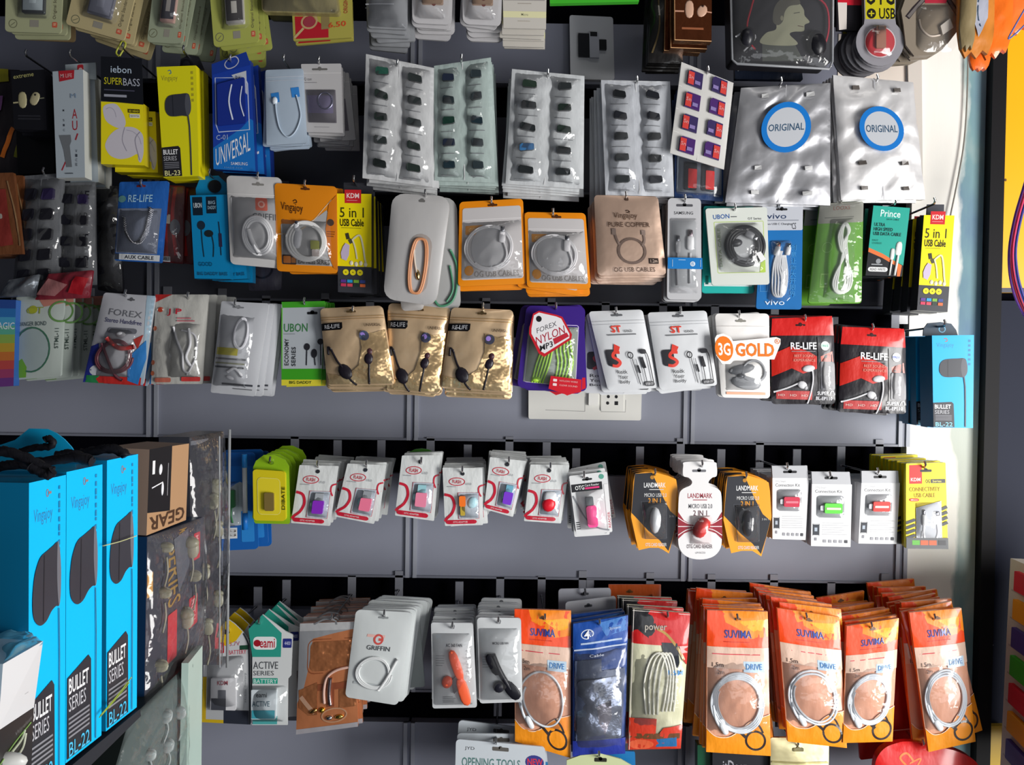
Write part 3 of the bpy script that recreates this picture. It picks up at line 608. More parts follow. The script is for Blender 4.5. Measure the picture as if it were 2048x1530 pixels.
c.R(0, 0, 100, 7, 'dededf').R(0, 95.5, 100, 100, 'cfcbd0').G([(0, 7), (92, 7), (60, 10), (24, 14), (18, 40), (10, 60), (0, 72)][::-1], 'b4b6ba'); c.S(c.rr(16, 15, 110, 46, 14), 2, 'b0653e', True, sm=False); c.G(c.rr(20, 17, 104, 44, 12), 'e0905et').G([(2, 60), (34, 54), (34, 84), (20, 84), (4, 76)][::-1], 'e0905et').G([(70, 56), (98, 54), (98, 80), (70, 80)][::-1], 'e0905et')
c.G([(34, 56), (84, 56), (84, 62), (62, 62), (62, 78), (50, 78), (50, 62), (34, 62)], 'a85c3c'); c.S([(6, 66), (20, 76), (30, 82)], 8, 'e8b898'); c.O(62, 86, 24, 14, 3, 'e6b088')
d = it.part('earphones', 'm'); d.tube([(46, 74), (45, 62), (50, 50), (66, 44), (88, 42)], 3, 'd8b0a0g'); d.blob(28, 80, 9, 5, .004, 'd0a060m', -20); d.blob(42, 80, 6, 6, .004, 'd8b040m'); d.blob(54, 88, 7, 5, .004, 'c8c8ccm'); d.blob(70, 88, 9, 5, .004, 'e0c060m'); d.tube([(56, 50), (54, 64), (56, 76)], 4, 'b8a8a8m')
c.S([(26, 1), (44, -3), (62, -2), (66, 2)], 3, '9a9ca0'); fin(it, (664, 1240), 'copper coloured earphone pack', 9, .0145, 'white topped foil pack behind the copper earphone pack', jit=.0012, rj=.01)
def frosty(q, Y, label, n, desc, cdesc, hk, r=10):
    it, c = pack('cable_pouch', label, 'pack', q, Y, .004, 'cfd4d4z', r=r, puff=.003, dk='z', body='pouch'); slot(c, 50, 7, 20, 4, '8a8e90'); return it, c
it, c = frosty((712, 1219, 826, 1225, 796, 1411, 690, 1394), -.17, 'frosted white pouch with coiled white cable and red symbol', 8, '', '', None)
c.R(26, 26, 58, 29, 'e8b8b0').E(47, 31, 10, 11, 'd05048').E(47, 31, 6, 7, 'cfd4d4').R(47, 29.5, 56, 32.5, 'd05048').T('GRIFFIN', 28, 38, 70, 43, '44484c').B(12, 80, 92, 86, 1, 'b0b6b8')
d = it.part('cable', 'k'); d.tube(coil(47, 68, 33, 18, 2.6, .2), 2.2, 'dfe2e2', n=3); d.tube([(86, 50), (72, 72), (60, 86)], 3, 'e4e6e6'); fin(it, (769, 1232), 'frosted coiled cable pouch', 7, .012, 'frosted pouch behind the red symbol cable pouch', dx=.003, rj=.02)
it, c = pack('cable_pouch', 'frosted grey pouch tilted right behind the red symbol pouch', 'pack', (768, 1222, 838, 1222, 850, 1374, 790, 1376), -.12, .003, 'aab2b0z', r=6, puff=.002, dk='z', body='pouch'); c.S([(50, 30), (66, 60), (40, 90)], 5, '5f7a70'); fin(it)
it, c = pack('fan_pack', 'frosted pouch with coral orange two blade phone fan', 'pack', (862, 1245, 946, 1246, 954, 1415, 865, 1417), -.17, .004, 'c9cccez', r=5, puff=.002, dk='z', body='pouch')
slot(c, 52, 5, 6, 7, '6f7276'); c.T('AC 360 FAN', 34, 24, 72, 28, '3a3c40', bold=.03).B(10, 38, 30, 52, 5, '9c9ea2', .25).B(80, 32, 92, 60, 7, '9c9ea2', .2).B(24, 86, 54, 94, 4, '8c8e92', .35)
d = it.part('fan_blade', 'g', 'coral orange fan blades')
d.blob(57, 48, 10, 33, .0018, 'ff6a40g', -17, .005, p=.75); d.blob(72, 79, 11, 30, .0018, 'ff6a40g', -14, .005, p=.75); d.blob(35, 68, 11, 13, .004, 'f0603cg', 20, .003); d = it.part('usb_plug', 'm'); d.raised([(46, 66), (54, 62), (58, 78), (50, 82)], .004, 'c0b0b0m'); film(it, 4, 12, 96, 96, .009, 6, .002)
fin(it, (905, 1256), 'coral fan pouch', 8, .013, 'frosted pouch behind the coral fan pouch', rj=.015)
it, c = pack('fan_pack', 'frosted pouch with black two blade phone fan', 'pack', (954, 1235, 1042, 1236, 1045, 1404, 959, 1407), -.172, .004, 'ced1d3z', r=7, puff=.002, dk='z', body='pouch')
slot(c, 50, 5, 6, 7, '6f7276'); c.T('MICRO USB FAN', 34, 28, 70, 31, '3a3c40', bold=.03).B(10, 45, 30, 60, 5, '9c9ea2', .2); d = it.part('fan_blade', 'g', 'black fan blades')
d.blob(34, 53, 10, 24, .0018, '16161eg', -26, .005, p=.75); d.blob(76, 84, 12, 23, .0018, '16161eg', -38, .005, p=.75); d.tube([(34, 42), (46, 58), (60, 72), (74, 84)], 6, '1c1c24'); d.blob(46, 80, 12, 12, .004, '20202ag', -30, .003); film(it, 4, 12, 96, 96, .009, 6, .002)
fin(it, (997, 1246), 'black fan pouch', 8, .013, 'frosted pouch behind the black fan pouch', rj=.015)
# ---- orange cable pouches ----
def suv(q, Y, label, desc, cdesc, hk, n, arc=2.6, dY=.013, dull=0, dz=0.0, rj=.03):
    it, c = pack('cable_pouch', label, 'pack', q, Y, .005, 'dba184p', r=0, puff=.004, crk=.0012, dk='p', body='pouch', back='e0601cp', side='f07a20p')
    c.R(0, 0, 100, 25, 'f04a12p').G([(25, 0), (100, 0), (100, 17), (70, 19), (50, 12), (30, 8)], 'f78a18p').G([(50, 7), (100, 5), (100, 12), (76, 14)], 'fab024p')
    slot(c, 50, 5.5, 14, 4, '6a4420'); c.T('SUVIMA', 28, 13, 72, 18.5, '27429a', bold=.03).B(26, 21, 74, 22, 1, 'c0301a')
    c.R(0, 25, 100, 40, 'd9b8a4p'); c.B(8, 29.5, 86, 31, 1, 'c83a48'); c.T('1.5m', 8, 36, 26, 39, '3a2a28', bold=0).T('2m', 16, 41, 27, 44, '3a2a28', bold=0).R(58, 34.5, 92, 42, 'b9cfe0').T('DRIVE', 62, 36, 88, 40, '4f86c0', bold=.03)
    c.G([(0, 83), (14, 88), (34, 88), (52, 83), (70, 76), (100, 71), (100, 100), (0, 100)], 'f2951ap'); c.S([(0, 83), (14, 88), (34, 88), (52, 83), (70, 76), (100, 71)], 1.5, 'f4d8c0')
    c.O(76, 89.5, 19, 19, 4.4, '2e2422').S([(88, 84), (82, 79), (72, 75)], 4, '2e2422').S([(62, 88), (52, 84), (46, 82)], 6, '2e2422')
    d = it.part('cable', 'k', 'coiled pale grey cable'); d.tube(coil(49, 64, 42, 21.5, arc, .22, 2.4, .02), 2.4, 'd5dbe2', n=3); d.tube([(10, 66), (14, 76), (22, 82)], 3, 'd5dbe2'); d.blob(26, 82, 7, 14, .004, 'e6eaee', -28, .001, p=.7)
    film(it, 2, 33, 98, 86, .009, 6, .0022); fin(it, hk, desc, n, dY, cdesc, jit=.003, rj=rj, dz=dz)
suv((1029, 1218, 1142, 1221, 1141, 1515, 1030, 1482), -.16, 'orange cable pouch hanging alone right of black fan pouch', 'lone orange cable pouch beside fans', '', (1090, 1240), 0, 1.2)
suv((1414, 1220, 1535, 1223, 1541, 1511, 1412, 1503), -.172, 'orange cable pouch with thick pale coil, left of the four', 'leftmost of four orange pouches', 'orange cable pouch behind the leftmost of the four', (1474, 1240), 11, 4.2)
suv((1554, 1216, 1678, 1234, 1693, 1495, 1575, 1482), -.165, 'orange cable pouch with thin pink white coil, above cream pouch', 'orange pouch second of the four', 'orange cable pouch behind second of the four', (1612, 1238), 11, 2.2)
suv((1693, 1252, 1797, 1236, 1784, 1482, 1685, 1485), -.168, 'orange cable pouch with strong glare, third of the four', 'orange pouch third of the four', 'orange cable pouch behind third of the four', (1742, 1256), 11, 3.2)
suv((1818, 1225, 1922, 1216, 1950, 1482, 1856, 1503), -.175, 'orange cable pouch tilted right at the row end', 'orange pouch at the row end', 'red orange cable pouch behind the row end pouch', (1868, 1240), 12, 2.8, rj=.05)
# blue and red foil pouches
it, c = pack('cable_pouch', 'deep blue shiny cable pouch between orange and red pouches', 'pack', (1146, 1247, 1256, 1230, 1250, 1506, 1145, 1512), -.166, .005, '2a4a8ep', r=1, puff=.005, crk=.002, dk='p', body='pouch')
c.R(0, 0, 100, 20, '1f4fa6p').G([(45, 2), (95, 0), (98, 10), (60, 12)], '4a80c8p'); c.O(26, 9, 12, 9, 1.8, 'e4ecf6').T('4', 20, 6, 30, 12, 'f0f4fa', bold=.04).T('LT', 30, 7, 36, 11, 'f0f4fa').T('System', 66, 6, 86, 8.5, 'c8d8ee', bold=0).R(2, 19.5, 98, 20.6, 'c4d0e6').B(14, 15, 90, 18, 1, 'b9cdea')
c.G([(4, 28), (52, 28), (52, 37), (96, 37), (92, 88), (6, 88)], '55607cp').T('Cable', 30, 24, 56, 26, 'd0d8e8', bold=0); c.R(0, 88, 100, 100, '28389ap')
d = it.part('foil_liner', 'f', 'crumpled silver liner inside'); d.puff = .010; d.crk = .005; d.fill(d.rr(8, 42, 90, 87, 10), 'a8b0c4f', off=.0006); d.fill([(44, 62), (70, 58), (72, 72), (60, 84), (48, 74)], 'b8b4c0f', off=.001)
film(it, 3, 22, 97, 96, .016, 6, .004); fin(it, (1199, 1250), 'deep blue shiny cable pouch', 2, .014, 'blue edged pouch behind the deep blue one', dx=-.002, dz=.001)
it, c = pack('cable_pouch', 'red and cream foil pouch with gold dragon like print', 'pack', (1265, 1217, 1380, 1226, 1361, 1496, 1256, 1498), -.170, .005, 'd5d3b4p', r=1, puff=.005, crk=.002, dk='p', body='pouch')
c.label = None; it.label = 'red and cream foil cable pouch beside the deep blue pouch'
c.R(0, 0, 100, 24, 'c81f20p').G([(0, 0), (30, 0), (44, 12), (30, 20), (10, 14), (0, 16)][::-1], '1c1c20p').T('power', 22, 10, 60, 15, 'b9b0a4', sk=-1, bold=.03).S([(40, 12), (60, 16), (82, 26), (94, 34)], 5, 'b08a3c').G([(52, 22), (80, 22), (86, 36), (84, 40), (62, 38)][::-1], '242830p').G([(84, 24), (100, 24), (100, 38), (92, 34)][::-1], 'c0302ap')
c.T('1.5M', 66, 41.5, 94, 45, '2f80c0', bold=.05); c.G([(0, 77), (50, 77), (50, 92), (64, 84), (100, 82), (100, 100), (0, 100)], 'cc3a24p').R(0, 88, 96, 92, '6a4428').G([(52, 92), (90, 91), (92, 98), (52, 98)][::-1], '2a6aa0').E(24, 96, 26, 10, 'e0603cp').S([(2, 0), (2, 100)], 1, 'e8e0d8', sm=False).S([(0, 1), (100, 1)], 1, 'e8e0d8', sm=False)
d = it.part('cable', 'k'); 
for k in range(4): d.tube([(30+k*7, 74), (24+k*9, 52), (34+k*8, 34), (52+k*6, 30), (66+k*5, 46), (60+k*7, 72)], 2.4, 'dad9cc')
film(it, 3, 26, 97, 90, .009, 6, .004); fin(it, (1335, 1236), 'red and cream foil cable pouch', 3, .028, 'red foil cable pouch behind the red and cream one', dx=-.004, dz=.0)
# hidden frosted cards behind blue pouch
it, c = pack('cable_pouch', 'plain frosted pouch with black hole above the blue pouch', 'pack', (1117, 1178, 1222, 1176, 1220, 1330, 1117, 1330), -.05, .003, 'b9bcc6z', r=6, dk='z', body='pouch'); slot(c, 50, 7, 16, 5, '55585e'); fin(it, (1170, 1190), 'plain frosted pouch above the blue one')
it, c = pack('cable_pouch', 'second plain frosted pouch tilted just above the blue pouch', 'pack', (1131, 1204, 1232, 1192, 1232, 1330, 1131, 1330), -.09, .003, 'c6c8cez', r=6, dk='z', body='pouch'); slot(c, 45, 10, 16, 5, '55585e'); fin(it)
it, c = pack('cable_pouch', 'dark orange pouch top hanging behind the red foil pouches', 'pack', (1217, 1169, 1322, 1169, 1322, 1330, 1217, 1330), -.03, .003, 'b8501cp', r=1, dk='p', body='pouch'); slot(c, 40, 9, 14, 4, '6a4420'); fin(it)
# bottom edge things
it, c = pack('tool_pack', 'white tool set card with green line and round badge', 'pack', (912, 1478, 1090, 1494, 1094, 1640, 908, 1640), -.175, .003, 'c9d0d6', r=8)
c.T('JYD', 10, 8, 21, 13, '3a3c40'); slot(c, 50, 8, 34, 8, '5f5c58'); c.T('OPENING TOOLS', 7, 21, 72, 33, '5b7f7c', bold=.03, sk=-1).R(0, 34, 78, 35.5, '3f8a7c').E(88, 22, 19, 15, '3a3f88').T('NEW', 80, 17, 97, 26, 'd83848', bold=.05).R(80, 38, 100, 60, '3080b4')
fin(it, (992, 1488), 'white tool set card', 2, .03, 'white tool set card behind the round badge card', rj=.08, dz=.003)
it, c = pack('tool_pack', 'pale green card with black hang hole at bottom edge', 'pack', (1134, 1510, 1268, 1514, 1272, 1640, 1130, 1640), -.17, .003, 'c6cfa0', r=8, shape=[(0, 8), (20, 0), (50, -4), (80, 4), (100, 16), (100, 100), (0, 100)]); slot(c, 50, 6, 26, 8, '2a2a20')
fin(it, (1198, 1514), 'pale green card at bottom'); it, c = pack('tool_pack', 'blue card corner behind the pale green bottom card', 'pack', (1200, 1500, 1270, 1503, 1274, 1640, 1200, 1640), -.15, .003, '1f74b0', r=4); fin(it)
it, c = pack('cable_pouch', 'shiny cream gold pouch under the orange pouches', 'pack', (1541, 1475, 1658, 1476, 1656, 1640, 1541, 1640), -.14, .004, 'e0d7a6s', r=3, puff=.004, crk=.0015, dk='s', body='pouch'); slot(c, 46, 13, 22, 7, '5a5330'); c.R(2, 28, 98, 30, 'b4aa74')
fin(it, (1595, 1492), 'cream gold pouch at bottom')
it, c = pack('cable_box', 'black box with grey lettering at bottom under orange pouches', 'box', (1425, 1497, 1540, 1500, 1540, 1640, 1425, 1640), -.13, .02, '222228', r=1); c.T('itDeer', 18, 16, 60, 34, '9a9aa2', bold=.02); fin(it)
it, c = pack('cable_box', 'dark green box edge at bottom beside black lettered box', 'box', (1395, 1490, 1420, 1492, 1420, 1640, 1395, 1640), -.12, .02, '0f4a30', r=1); fin(it)
it, c = pack('earphone_case', 'round bright red case with orange curl mark at bottom', 'case', (1748, 1484, 1968, 1484, 1968, 1640, 1748, 1640), -.155, .01, 'd8201ep', dk='p', puff=.012, shape=smooth([(0, 40), (2, 20), (10, 6), (24, 0), (38, 0), (54, 4), (74, 10), (90, 22), (97, 40), (100, 70)], False, 5)+[(98, 100), (0, 100)])
c.S([(34, 22), (28, 12), (22, 18), (28, 30), (24, 42), (18, 36)], 4, 'ff7a2a').S([(30, 24), (40, 18), (36, 30), (40, 40)], 3, 'ff7a2a'); fin(it, (1845, 1492), 'round bright red case')
it, c = pack('cable_pouch', 'dark red pouch hanging behind the last orange pouches', 'pack', (1700, 1270, 1862, 1262, 1900, 1500, 1720, 1520), -.10, .004, 'a8201cp', dk='p', puff=.004, body='pouch'); c.O(78, 58, 18, 20, 3, '3a1010').B(30, 78, 60, 80, 1, 'e8c8c8'); fin(it)
# ================= row four =================
def gold(q, Y, label, desc, hk, n, sk, cdesc):
    it, c = pack('earphone_pouch', label, 'pack', q, Y, .005, 'e8c8a0s', r=9, puff=.008, crk=.0026, dk='s', body='pouch')
    slot(c, 50, 6, 20, 4, '6b5636'); c.G([(58, 30), (80, 34), (99, 30), (99, 97), (4, 97), (2, 84), (30, 88), (52, 74), (60, 52)], 'e6c492t').G([(3, 92), (30, 84), (60, 92), (97, 86), (97, 98), (3, 98)], 'e8cc9ct'); c.G([(0, 20), (34, 19), (34, 26), (31, 28.5), (0, 29)][::-1], '141216'); c.T('RE-LIFE', 6, 21.5, 30, 26.5, 'e0e0e4', bold=.04, sk=-1).R(5, 23.8, 31, 24.5, '141216')
    c.T('UNIVERSAL', 68, 22+sk, 94, 25.5+sk, '3a2a1e').R(0, 12, 100, 12.7, 'b08c58s').R(0, 15, 100, 15.6, 'b08c58s')
    st = it.part('sticker', 'g', 'round hologram sticker'); st.base = .009; st.E(66, 37, 10, 10, 'b6b8d4m'); st.E(64, 36, 5, 5, '9a80d0')
    d = it.part('earphones', 'g', 'black earphones printed on front'); d.base = .0075
    d.blob(30, 82, 13, 17, .003, '1c1820', -30, .001); d.tube([(12, 52), (20, 68), (28, 78), (36, 92), (44, 99)], 2.2, '1c1820'); d.tube([(8, 60), (8, 50), (14, 56)], 2.2, '1c1820')
    d.blob(68, 66, 9, 12, .003, '241c28', 15, .001); d.tube([(70, 60), (67, 76), (63, 98)], 2.2, '1c1820'); d.blob(71, 57, 6, 7, .003, '4a2c34', 0, .001)
    fin(it, hk, desc, n, .010, cdesc, jit=.002, rj=.03, dz=-.003, dx=-.0006)
gold((640, 617, 765, 611, 790, 770, 655, 772), -.158, 'gold foil earphone pouch leftmost of three with silver sticker', 'leftmost gold foil pouch', (706, 625), 3, 0, 'gold foil pouch behind the leftmost gold one')
gold((777, 606, 901, 613, 880, 789, 771, 781), -.150, 'gold foil earphone pouch in the middle with violet sticker', 'middle gold foil pouch', (838, 616), 2, 2, 'gold foil pouch behind the middle gold one')
gold((903, 615, 1027, 620, 1018, 787, 880, 776), -.156, 'gold foil earphone pouch rightmost of three with grey sticker', 'rightmost gold foil pouch', (966, 618), 3, 2, 'gold foil pouch behind the rightmost gold one')
def st(q, Y, label, desc, hk, cdesc, n):
    it, c = pack('earphone_pouch', label, 'pack', q, Y, .005, 'd3d5d8z', r=7, puff=.005, crk=.0008, dk='z', body='pouch')
    slot(c, 50, 6, 22, 4, '5a5c60'); c.R(0, 13, 100, 13.7, 'b8babd').R(0, 17, 100, 17.6, 'c0c2c6').T('ST', 33, 19, 52, 28, 'e0402e', bold=.08).T('GOLD', 56, 25, 72, 28, '3a3c40', bold=.04).R(24, 30, 78, 31.4, '6a6c70')
    c.R(12, 49, 32, 70, '26262c', 6).S([(39, 53), (29, 53), (25, 58), (33, 62), (36, 66), (29, 70), (20, 69)], 6, 'e03a2a').G([(32, 42), (42, 46), (36, 54), (28, 52)], 'e03a2a')
    c.T('Rock', 26, 75, 46, 80, '2c2c30').T('Your', 27, 81.5, 45, 86.5, '2c2c30').T('Body', 27, 88, 47, 93.5, '2c2c30'); c.G(c.rr(74, 91, 95, 97, 5), '26262c').T('STEP-77', 77, 92.6, 92, 95.5, 'd8d8dc')
    d = it.part('earphone_print', 'g', 'black earphone picture'); d.base = .0045
    d.S([(60, 60), (62, 72), (66, 94)], 1.4, '1c1c22').O(58, 57, 5, 6, 2, '1c1c22').S([(68, 70), (70, 80)], 4, '1c1c22').S([(67, 62), (71, 96)], 1, '1c1c22').S([(78, 60), (81, 74)], 7, '1c1c22').S([(79, 74), (80, 92)], 1.4, '1c1c22')
    d.R(77, 50, 90, 56, '26262c', 4).S([(88, 52), (92, 62), (93, 92)], 2, '26262c'); fin(it, hk, desc, n, .009, cdesc, dx=-.002, dz=-.002, rj=.03)
st((1177, 623, 1285, 619, 1316, 776, 1216, 781), -.152, 'silver white earphone pouch with red curl, left of the pair', 'left silver white pouch', (1232, 627), 'silver white pouch behind the left red curl one', 3)
st((1295, 625, 1413, 621, 1435, 771, 1320, 780), -.156, 'silver white earphone pouch with red curl, right of the pair', 'right silver white pouch', (1361, 626), 'silver white pouch behind the right red curl one', 3)
it, c = pack('earphone_pouch', 'silver white pouch half hidden between purple case and red curl', 'pack', (1172, 628, 1240, 620, 1250, 788, 1168, 786), -.135, .004, 'c3c5c9z', r=6, dk='z', puff=.003, body='pouch'); c.R(6, 48, 40, 70, '26262c', 5).T('Rock', 14, 76, 56, 80, '2c2c30').T('Your', 14, 82, 50, 86, '2c2c30').T('Body', 14, 88, 54, 92, '2c2c30').S([(40, 52), (24, 56), (36, 64), (22, 70)], 6, 'b03040'); fin(it)
it, c = pack('earphone_pouch', 'white pouch with smoky earphones and big orange lettering', 'pack', (1430, 627, 1538, 627, 1540, 797, 1443, 795), -.160, .005, 'f2efecz', r=8, puff=.006, crk=.0008, dk='z', body='pouch')
slot(c, 46, 9, 20, 4, '8a8880'); c.R(0, 15, 100, 15.6, 'd8d4d0').R(10, 93, 90, 96, 'f0b090')
d = it.part('earphones', 'g', 'smoky grey earphones'); d.base = .005; d.blob(42, 66, 28, 10, .003, '8a8c90g', -12); d.blob(50, 82, 32, 14, .003, '9a9ca0g', 8); d.tube(coil(66, 68, 24, 13, 1.6), 2.5, '8e9094', n=3); d.blob(40, 74, 9, 6, .005, '5a5c60g')
film(it, 8, 52, 94, 92, .010, 8, .001)
b = it.part('logo_badge', 'g', 'orange lettering badge'); b.base = .013; b.flat = True; b.layer = 0; b.raised([(-8, 30), (-4, 26), (8, 24), (22, 28), (26, 33), (108, 28), (116, 30), (116, 36), (104, 54), (28, 54), (18, 60), (2, 60), (-8, 50)], .001, 'f8f4f0'); b.base = .0142
b.E(8, 42, 18, 25, 'f07a1c').T('3G', -3, 35, 20, 50, 'fdf6ee', bold=.06).T('GOLD', 30, 35, 104, 51, 'ee7a22', bold=.08).O(110, 33, 4.5, 4.5, 1, 'ee7a22').T('R', 108.4, 31.4, 111.8, 34.6, 'ee7a22')
fin(it, (1478, 634), 'white pouch with orange lettering', 2, .012, 'grey white pouch behind the orange lettered one', dx=-.003)
def rel(q, Y, label, desc, hk, cdesc, n, hol):
    it, c = pack('earphone_pouch', label, 'pack', q, Y, .006, '1e1a20p', r=6, puff=.006, crk=.001, dk='p', body='pouch')
    c.G([(2, 2), (98, 0), (100, 22), (0, 22)], 'cf1f1cp'); slot(c, 46, 10, 20, 4, '3a0f10'); c.G([(0, 44), (30, 34), (56, 40), (70, 46), (70, 60), (48, 66), (30, 60), (0, 70)][::-1], 'c42418p'); c.G([(72, 24), (100, 22), (100, 90), (72, 90)], '2c2a30p').G([(76, 46), (96, 40), (98, 56), (78, 60)], 'b8462cp')
    c.T('RE-LIFE', 29, 30, 70, 38, 'e8e8ec', bold=.06).R(27, 34, 72, 34.9, '1e1a20').R(30, 40, 68, 40.7, '8a8a90'); c.T('BEST SOUND', 34, 44, 66, 47, 'd89080', bold=.02).T('EXPERIENCE', 33, 49, 67, 52, 'd89080', bold=.02)
    c.R(6, 86, 62, 96, 'b01c18'); [c.T('HD', 9+k*18, 90, 19+k*18, 92.5, 'e8c0b8') for k in range(3)]
    c.T('SUPER', 70, 86, 88, 90, 'e8e8ec', bold=.04).T('BL-EP110', 68, 92, 94, 96, 'e0e0e6', bold=.03); c.S([(90, 90), (92, 86), (96, 86), (97, 90)], 1.2, 'e0e0e6')
    c.E(84, 34, 9, 9, 'eef0ee'); c.T('FREE', 78, 32.5, 90, 35.5, hol, bold=.05); c.R(75, 52, 99, 84, '3a3a44p', 4)
    d = it.part('earphones', 'g', 'white earphones on the front'); d.base = .0055
    d.blob(56, 60, 13, 7, .003, 'dcdcdf', -8, .001); d.tube([(62, 61), (63, 72), (60, 86), (55, 100)], 1.9, 'd2d2d6'); d.blob(46, 79, 10, 8, .003, 'd8d8dc', 20, .001); d.tube([(40, 77), (22, 83), (2, 88)], 1.9, 'd2d2d6'); d.blob(51, 82, 5, 5, .004, 'b8b8bc')
    film(it, 72, 40, 99, 88, .009, 5, .002); fin(it, hk, desc, n, .011, cdesc, rj=.03, dx=-.001)
rel((1541, 634, 1666, 632, 1671, 808, 1544, 804), -.156, 'red and black earphone pouch beside the orange lettered pouch', 'left red and black pouch', (1610, 642), 'red and black pouch behind the left one', 3, '30a080')
rel((1682, 650, 1810, 658, 1812, 828, 1677, 824), -.160, 'red and black earphone pouch beside the blue boxes', 'right red and black pouch', (1745, 660), 'red and black pouch behind the right one', 3, '4060c0')
# blue bullet earphone boxes (right)
def bullet_art(c, it, num='BL-22', dark='2a2b33', red=True, bx='00a9e6', yl=False):
    c.T('Vingajoy', 10, 8, 52, 14, '2f7fae' if not yl else '8f8a30', bold=-.004).S([(28, 4), (34, 3.4), (36, 6), (31, 6.6)], 1.5, 'b05a48' if red else '2f6f9a')
    for k in range(6): c.R(86, 5+k*5, 92, 7.5+k*5, '1f78a8' if not yl else 'a8a028'); c.layer -= 1
    c.layer += 1
    c.G([(0, 73), (46, 72), (51, 74), (53, 99.4), (0, 99.4)][::-1], dark); c.T('BULLET', 4, 75, 44, 79.5, 'f2f2f4', bold=.04).T('SERIES', 4, 81, 40, 85, 'b8b8be', bold=0)
    for k in range(4): c.R(5, 86.5+k*1.6, 46, 87.1+k*1.6, '85868e'); c.layer -= 1
    c.layer += 1
    c.T(num, 5, 94, 48, 98.6, '8ad0ea' if not yl else 'e8e4a0', bold=.02)
    e = it.part('earbud_print', 'g', 'black bullet earbud picture'); e.base = c.h(50, 50)
    e.C([(16, 37), (18, 31), (26, 27), (40, 25.6), (60, 25.2), (76, 25), (82, 28), (84, 36), (80, 43), (74, 45.5), (60, 45), (40, 45.4), (26, 44.6), (18, 41)], '34363e'); e.C([(72, 26), (79, 26.5), (84, 32), (84, 40), (78, 44.6), (72, 44), (68.5, 35)], '50525a'); e.R(36, 26, 38, 45, '26282f'); e.S([(76, 45), (79, 55), (80, 75), (80, 99)], 2.6, '3f4450', sm=False)
it, c = pack('earphone_box', 'sky blue earphone box with black bullet earbud at right end', 'box', (1864, 671, 1948, 670, 1946, 856, 1867, 855), -.17, .022, '00a9e6', r=0, side='0a86bc')
bullet_art(c, it); h = it.part('hang_tab', 'g', 'dark arched hang tab'); h.base = -.02; h.raised([(-8, 0), (-6, -8), (4, -14), (34, -15), (60, -13), (72, -6), (76, 0)], .002, '2a3f52'); h.base = -.0178; h.layer = 0; h.O(38, -7, 6, 6, 2, '6fb4d6')
fin(it, (1888, 652), 'sky blue box at the right end', 4, .026, 'sky blue earphone box behind the right end box', jit=.001, rj=.012)
# UBON green, white headset etc
it, c = pack('earphone_box', 'green and grey earphone card beside the gold foil pouches', 'box', (563, 604, 650, 602, 642, 771, 563, 771), -.148, .006, 'aeb4ba', r=5, side='5fae3c')
c.G([(0, 0), (100, 0), (100, 7), (2, 7)], '3f9a26').R(0, 7, 2.5, 80, '62b83c').R(0, 80, 100, 93, '3c9a22').R(0, 93, 100, 100, 'd8cc3a').T('UBON', 6, 26, 62, 36, '3f7a4a', bold=.03).B(6, 38, 40, 40, 1, '8a9096'); slot(c, 72, 14, 20, 5); c.T('ECONOMY', 8, 44, 18, 76, '2a2c30', 90, bold=.02).T('SERIES', 25, 54, 35, 77, '2a2c30', 90, bold=.02).T('BIG DADDY', 20, 94.5, 76, 98, '3a4a1a', bold=.03)
c.E(62, 54, 6, 7, '26262c').S([(62, 56), (62, 76)], 2, '26262c').E(80, 62, 6, 9, '26262c').S([(80, 62), (84, 76)], 2, '26262c').E(94, 48, 6, 6, '26262c').S([(94, 48), (98, 76)], 2, '26262c')
fin(it, (609, 608), 'green and grey earphone card', 3, .011, 'green edged card behind the grey earphone card', dx=.002)
it, c = pack('earphone_pouch', 'white pouch with clear coiled wire and yellow label', 'pack', (443, 602, 538, 607, 510, 793, 421, 785), -.165, .004, 'bdbfc4z', r=4, puff=.004, dk='z', body='pouch')
slot(c, 38, 6, 22, 3, '7a7c80'); c.R(4, 50, 50, 58, 'b5ac34').R(4, 61, 70, 63, '6a6c70').R(4, 66, 68, 67.5, '8a8c70').R(4, 70, 68, 72, '4a4c50').R(24, 88, 92, 90, '3a3c44').R(50, 93, 92, 94, '6a6c70')
d = it.part('earphones', 'g', 'clear white wire'); d.tube(coil(52, 34, 15, 17, 3.4), 1.7, 'e6e6ec', n=3); d.tube([(34, 76), (46, 72), (56, 74), (68, 80)], 3, 'dcdce0'); d.blob(40, 82, 9, 4, .003, 'ececf0', 20); film(it, 4, 14, 80, 92, .010, 6, .004)
fin(it, (471, 612), 'white pouch with yellow label', 3, .012, 'white pouch behind the yellow labelled one', dx=.006)
it, c = pack('earphone_pouch', 'white pouch with twisted cream wire beside green card', 'pack', (516, 606, 556, 606, 542, 775, 505, 770), -.13, .004, 'aeb0b5z', r=4, puff=.003, dk='z', body='pouch'); d = it.part('wire', 'k'); d.tube([(40, 30), (20, 44), (44, 60), (36, 78), (60, 92)], 3, 'd8d6d2'); d.tube([(50, 40), (34, 52), (30, 70)], 1.5, '3a3a3e'); fin(it)
it, c = pack('earphone_pouch', 'clear cream pouch with red lettering and wire', 'pack', (312, 589, 417, 589, 405, 768, 302, 768), -.155, .004, 'b9b8b2p', r=2, puff=.005, crk=.0015, dk='p', body='pouch')
c.G([(0, 0), (32, 0), (8, 7), (0, 9)][::-1], 'b02a28'); c.E(12, 17, 6, 5, 'b8402a').R(5, 16, 19, 18, 'e8e0d8').T('J P', 26, 16, 54, 24, 'b82838', bold=.05); c.B(46, 26, 80, 32, 2, 'c07078').O(12, 52, 5, 5, 1, '9a9a94')
for v_ in (38, 76, 88): c.E(3, v_, 4, 5, 'c06848', 10); c.layer -= 1
c.layer += 1
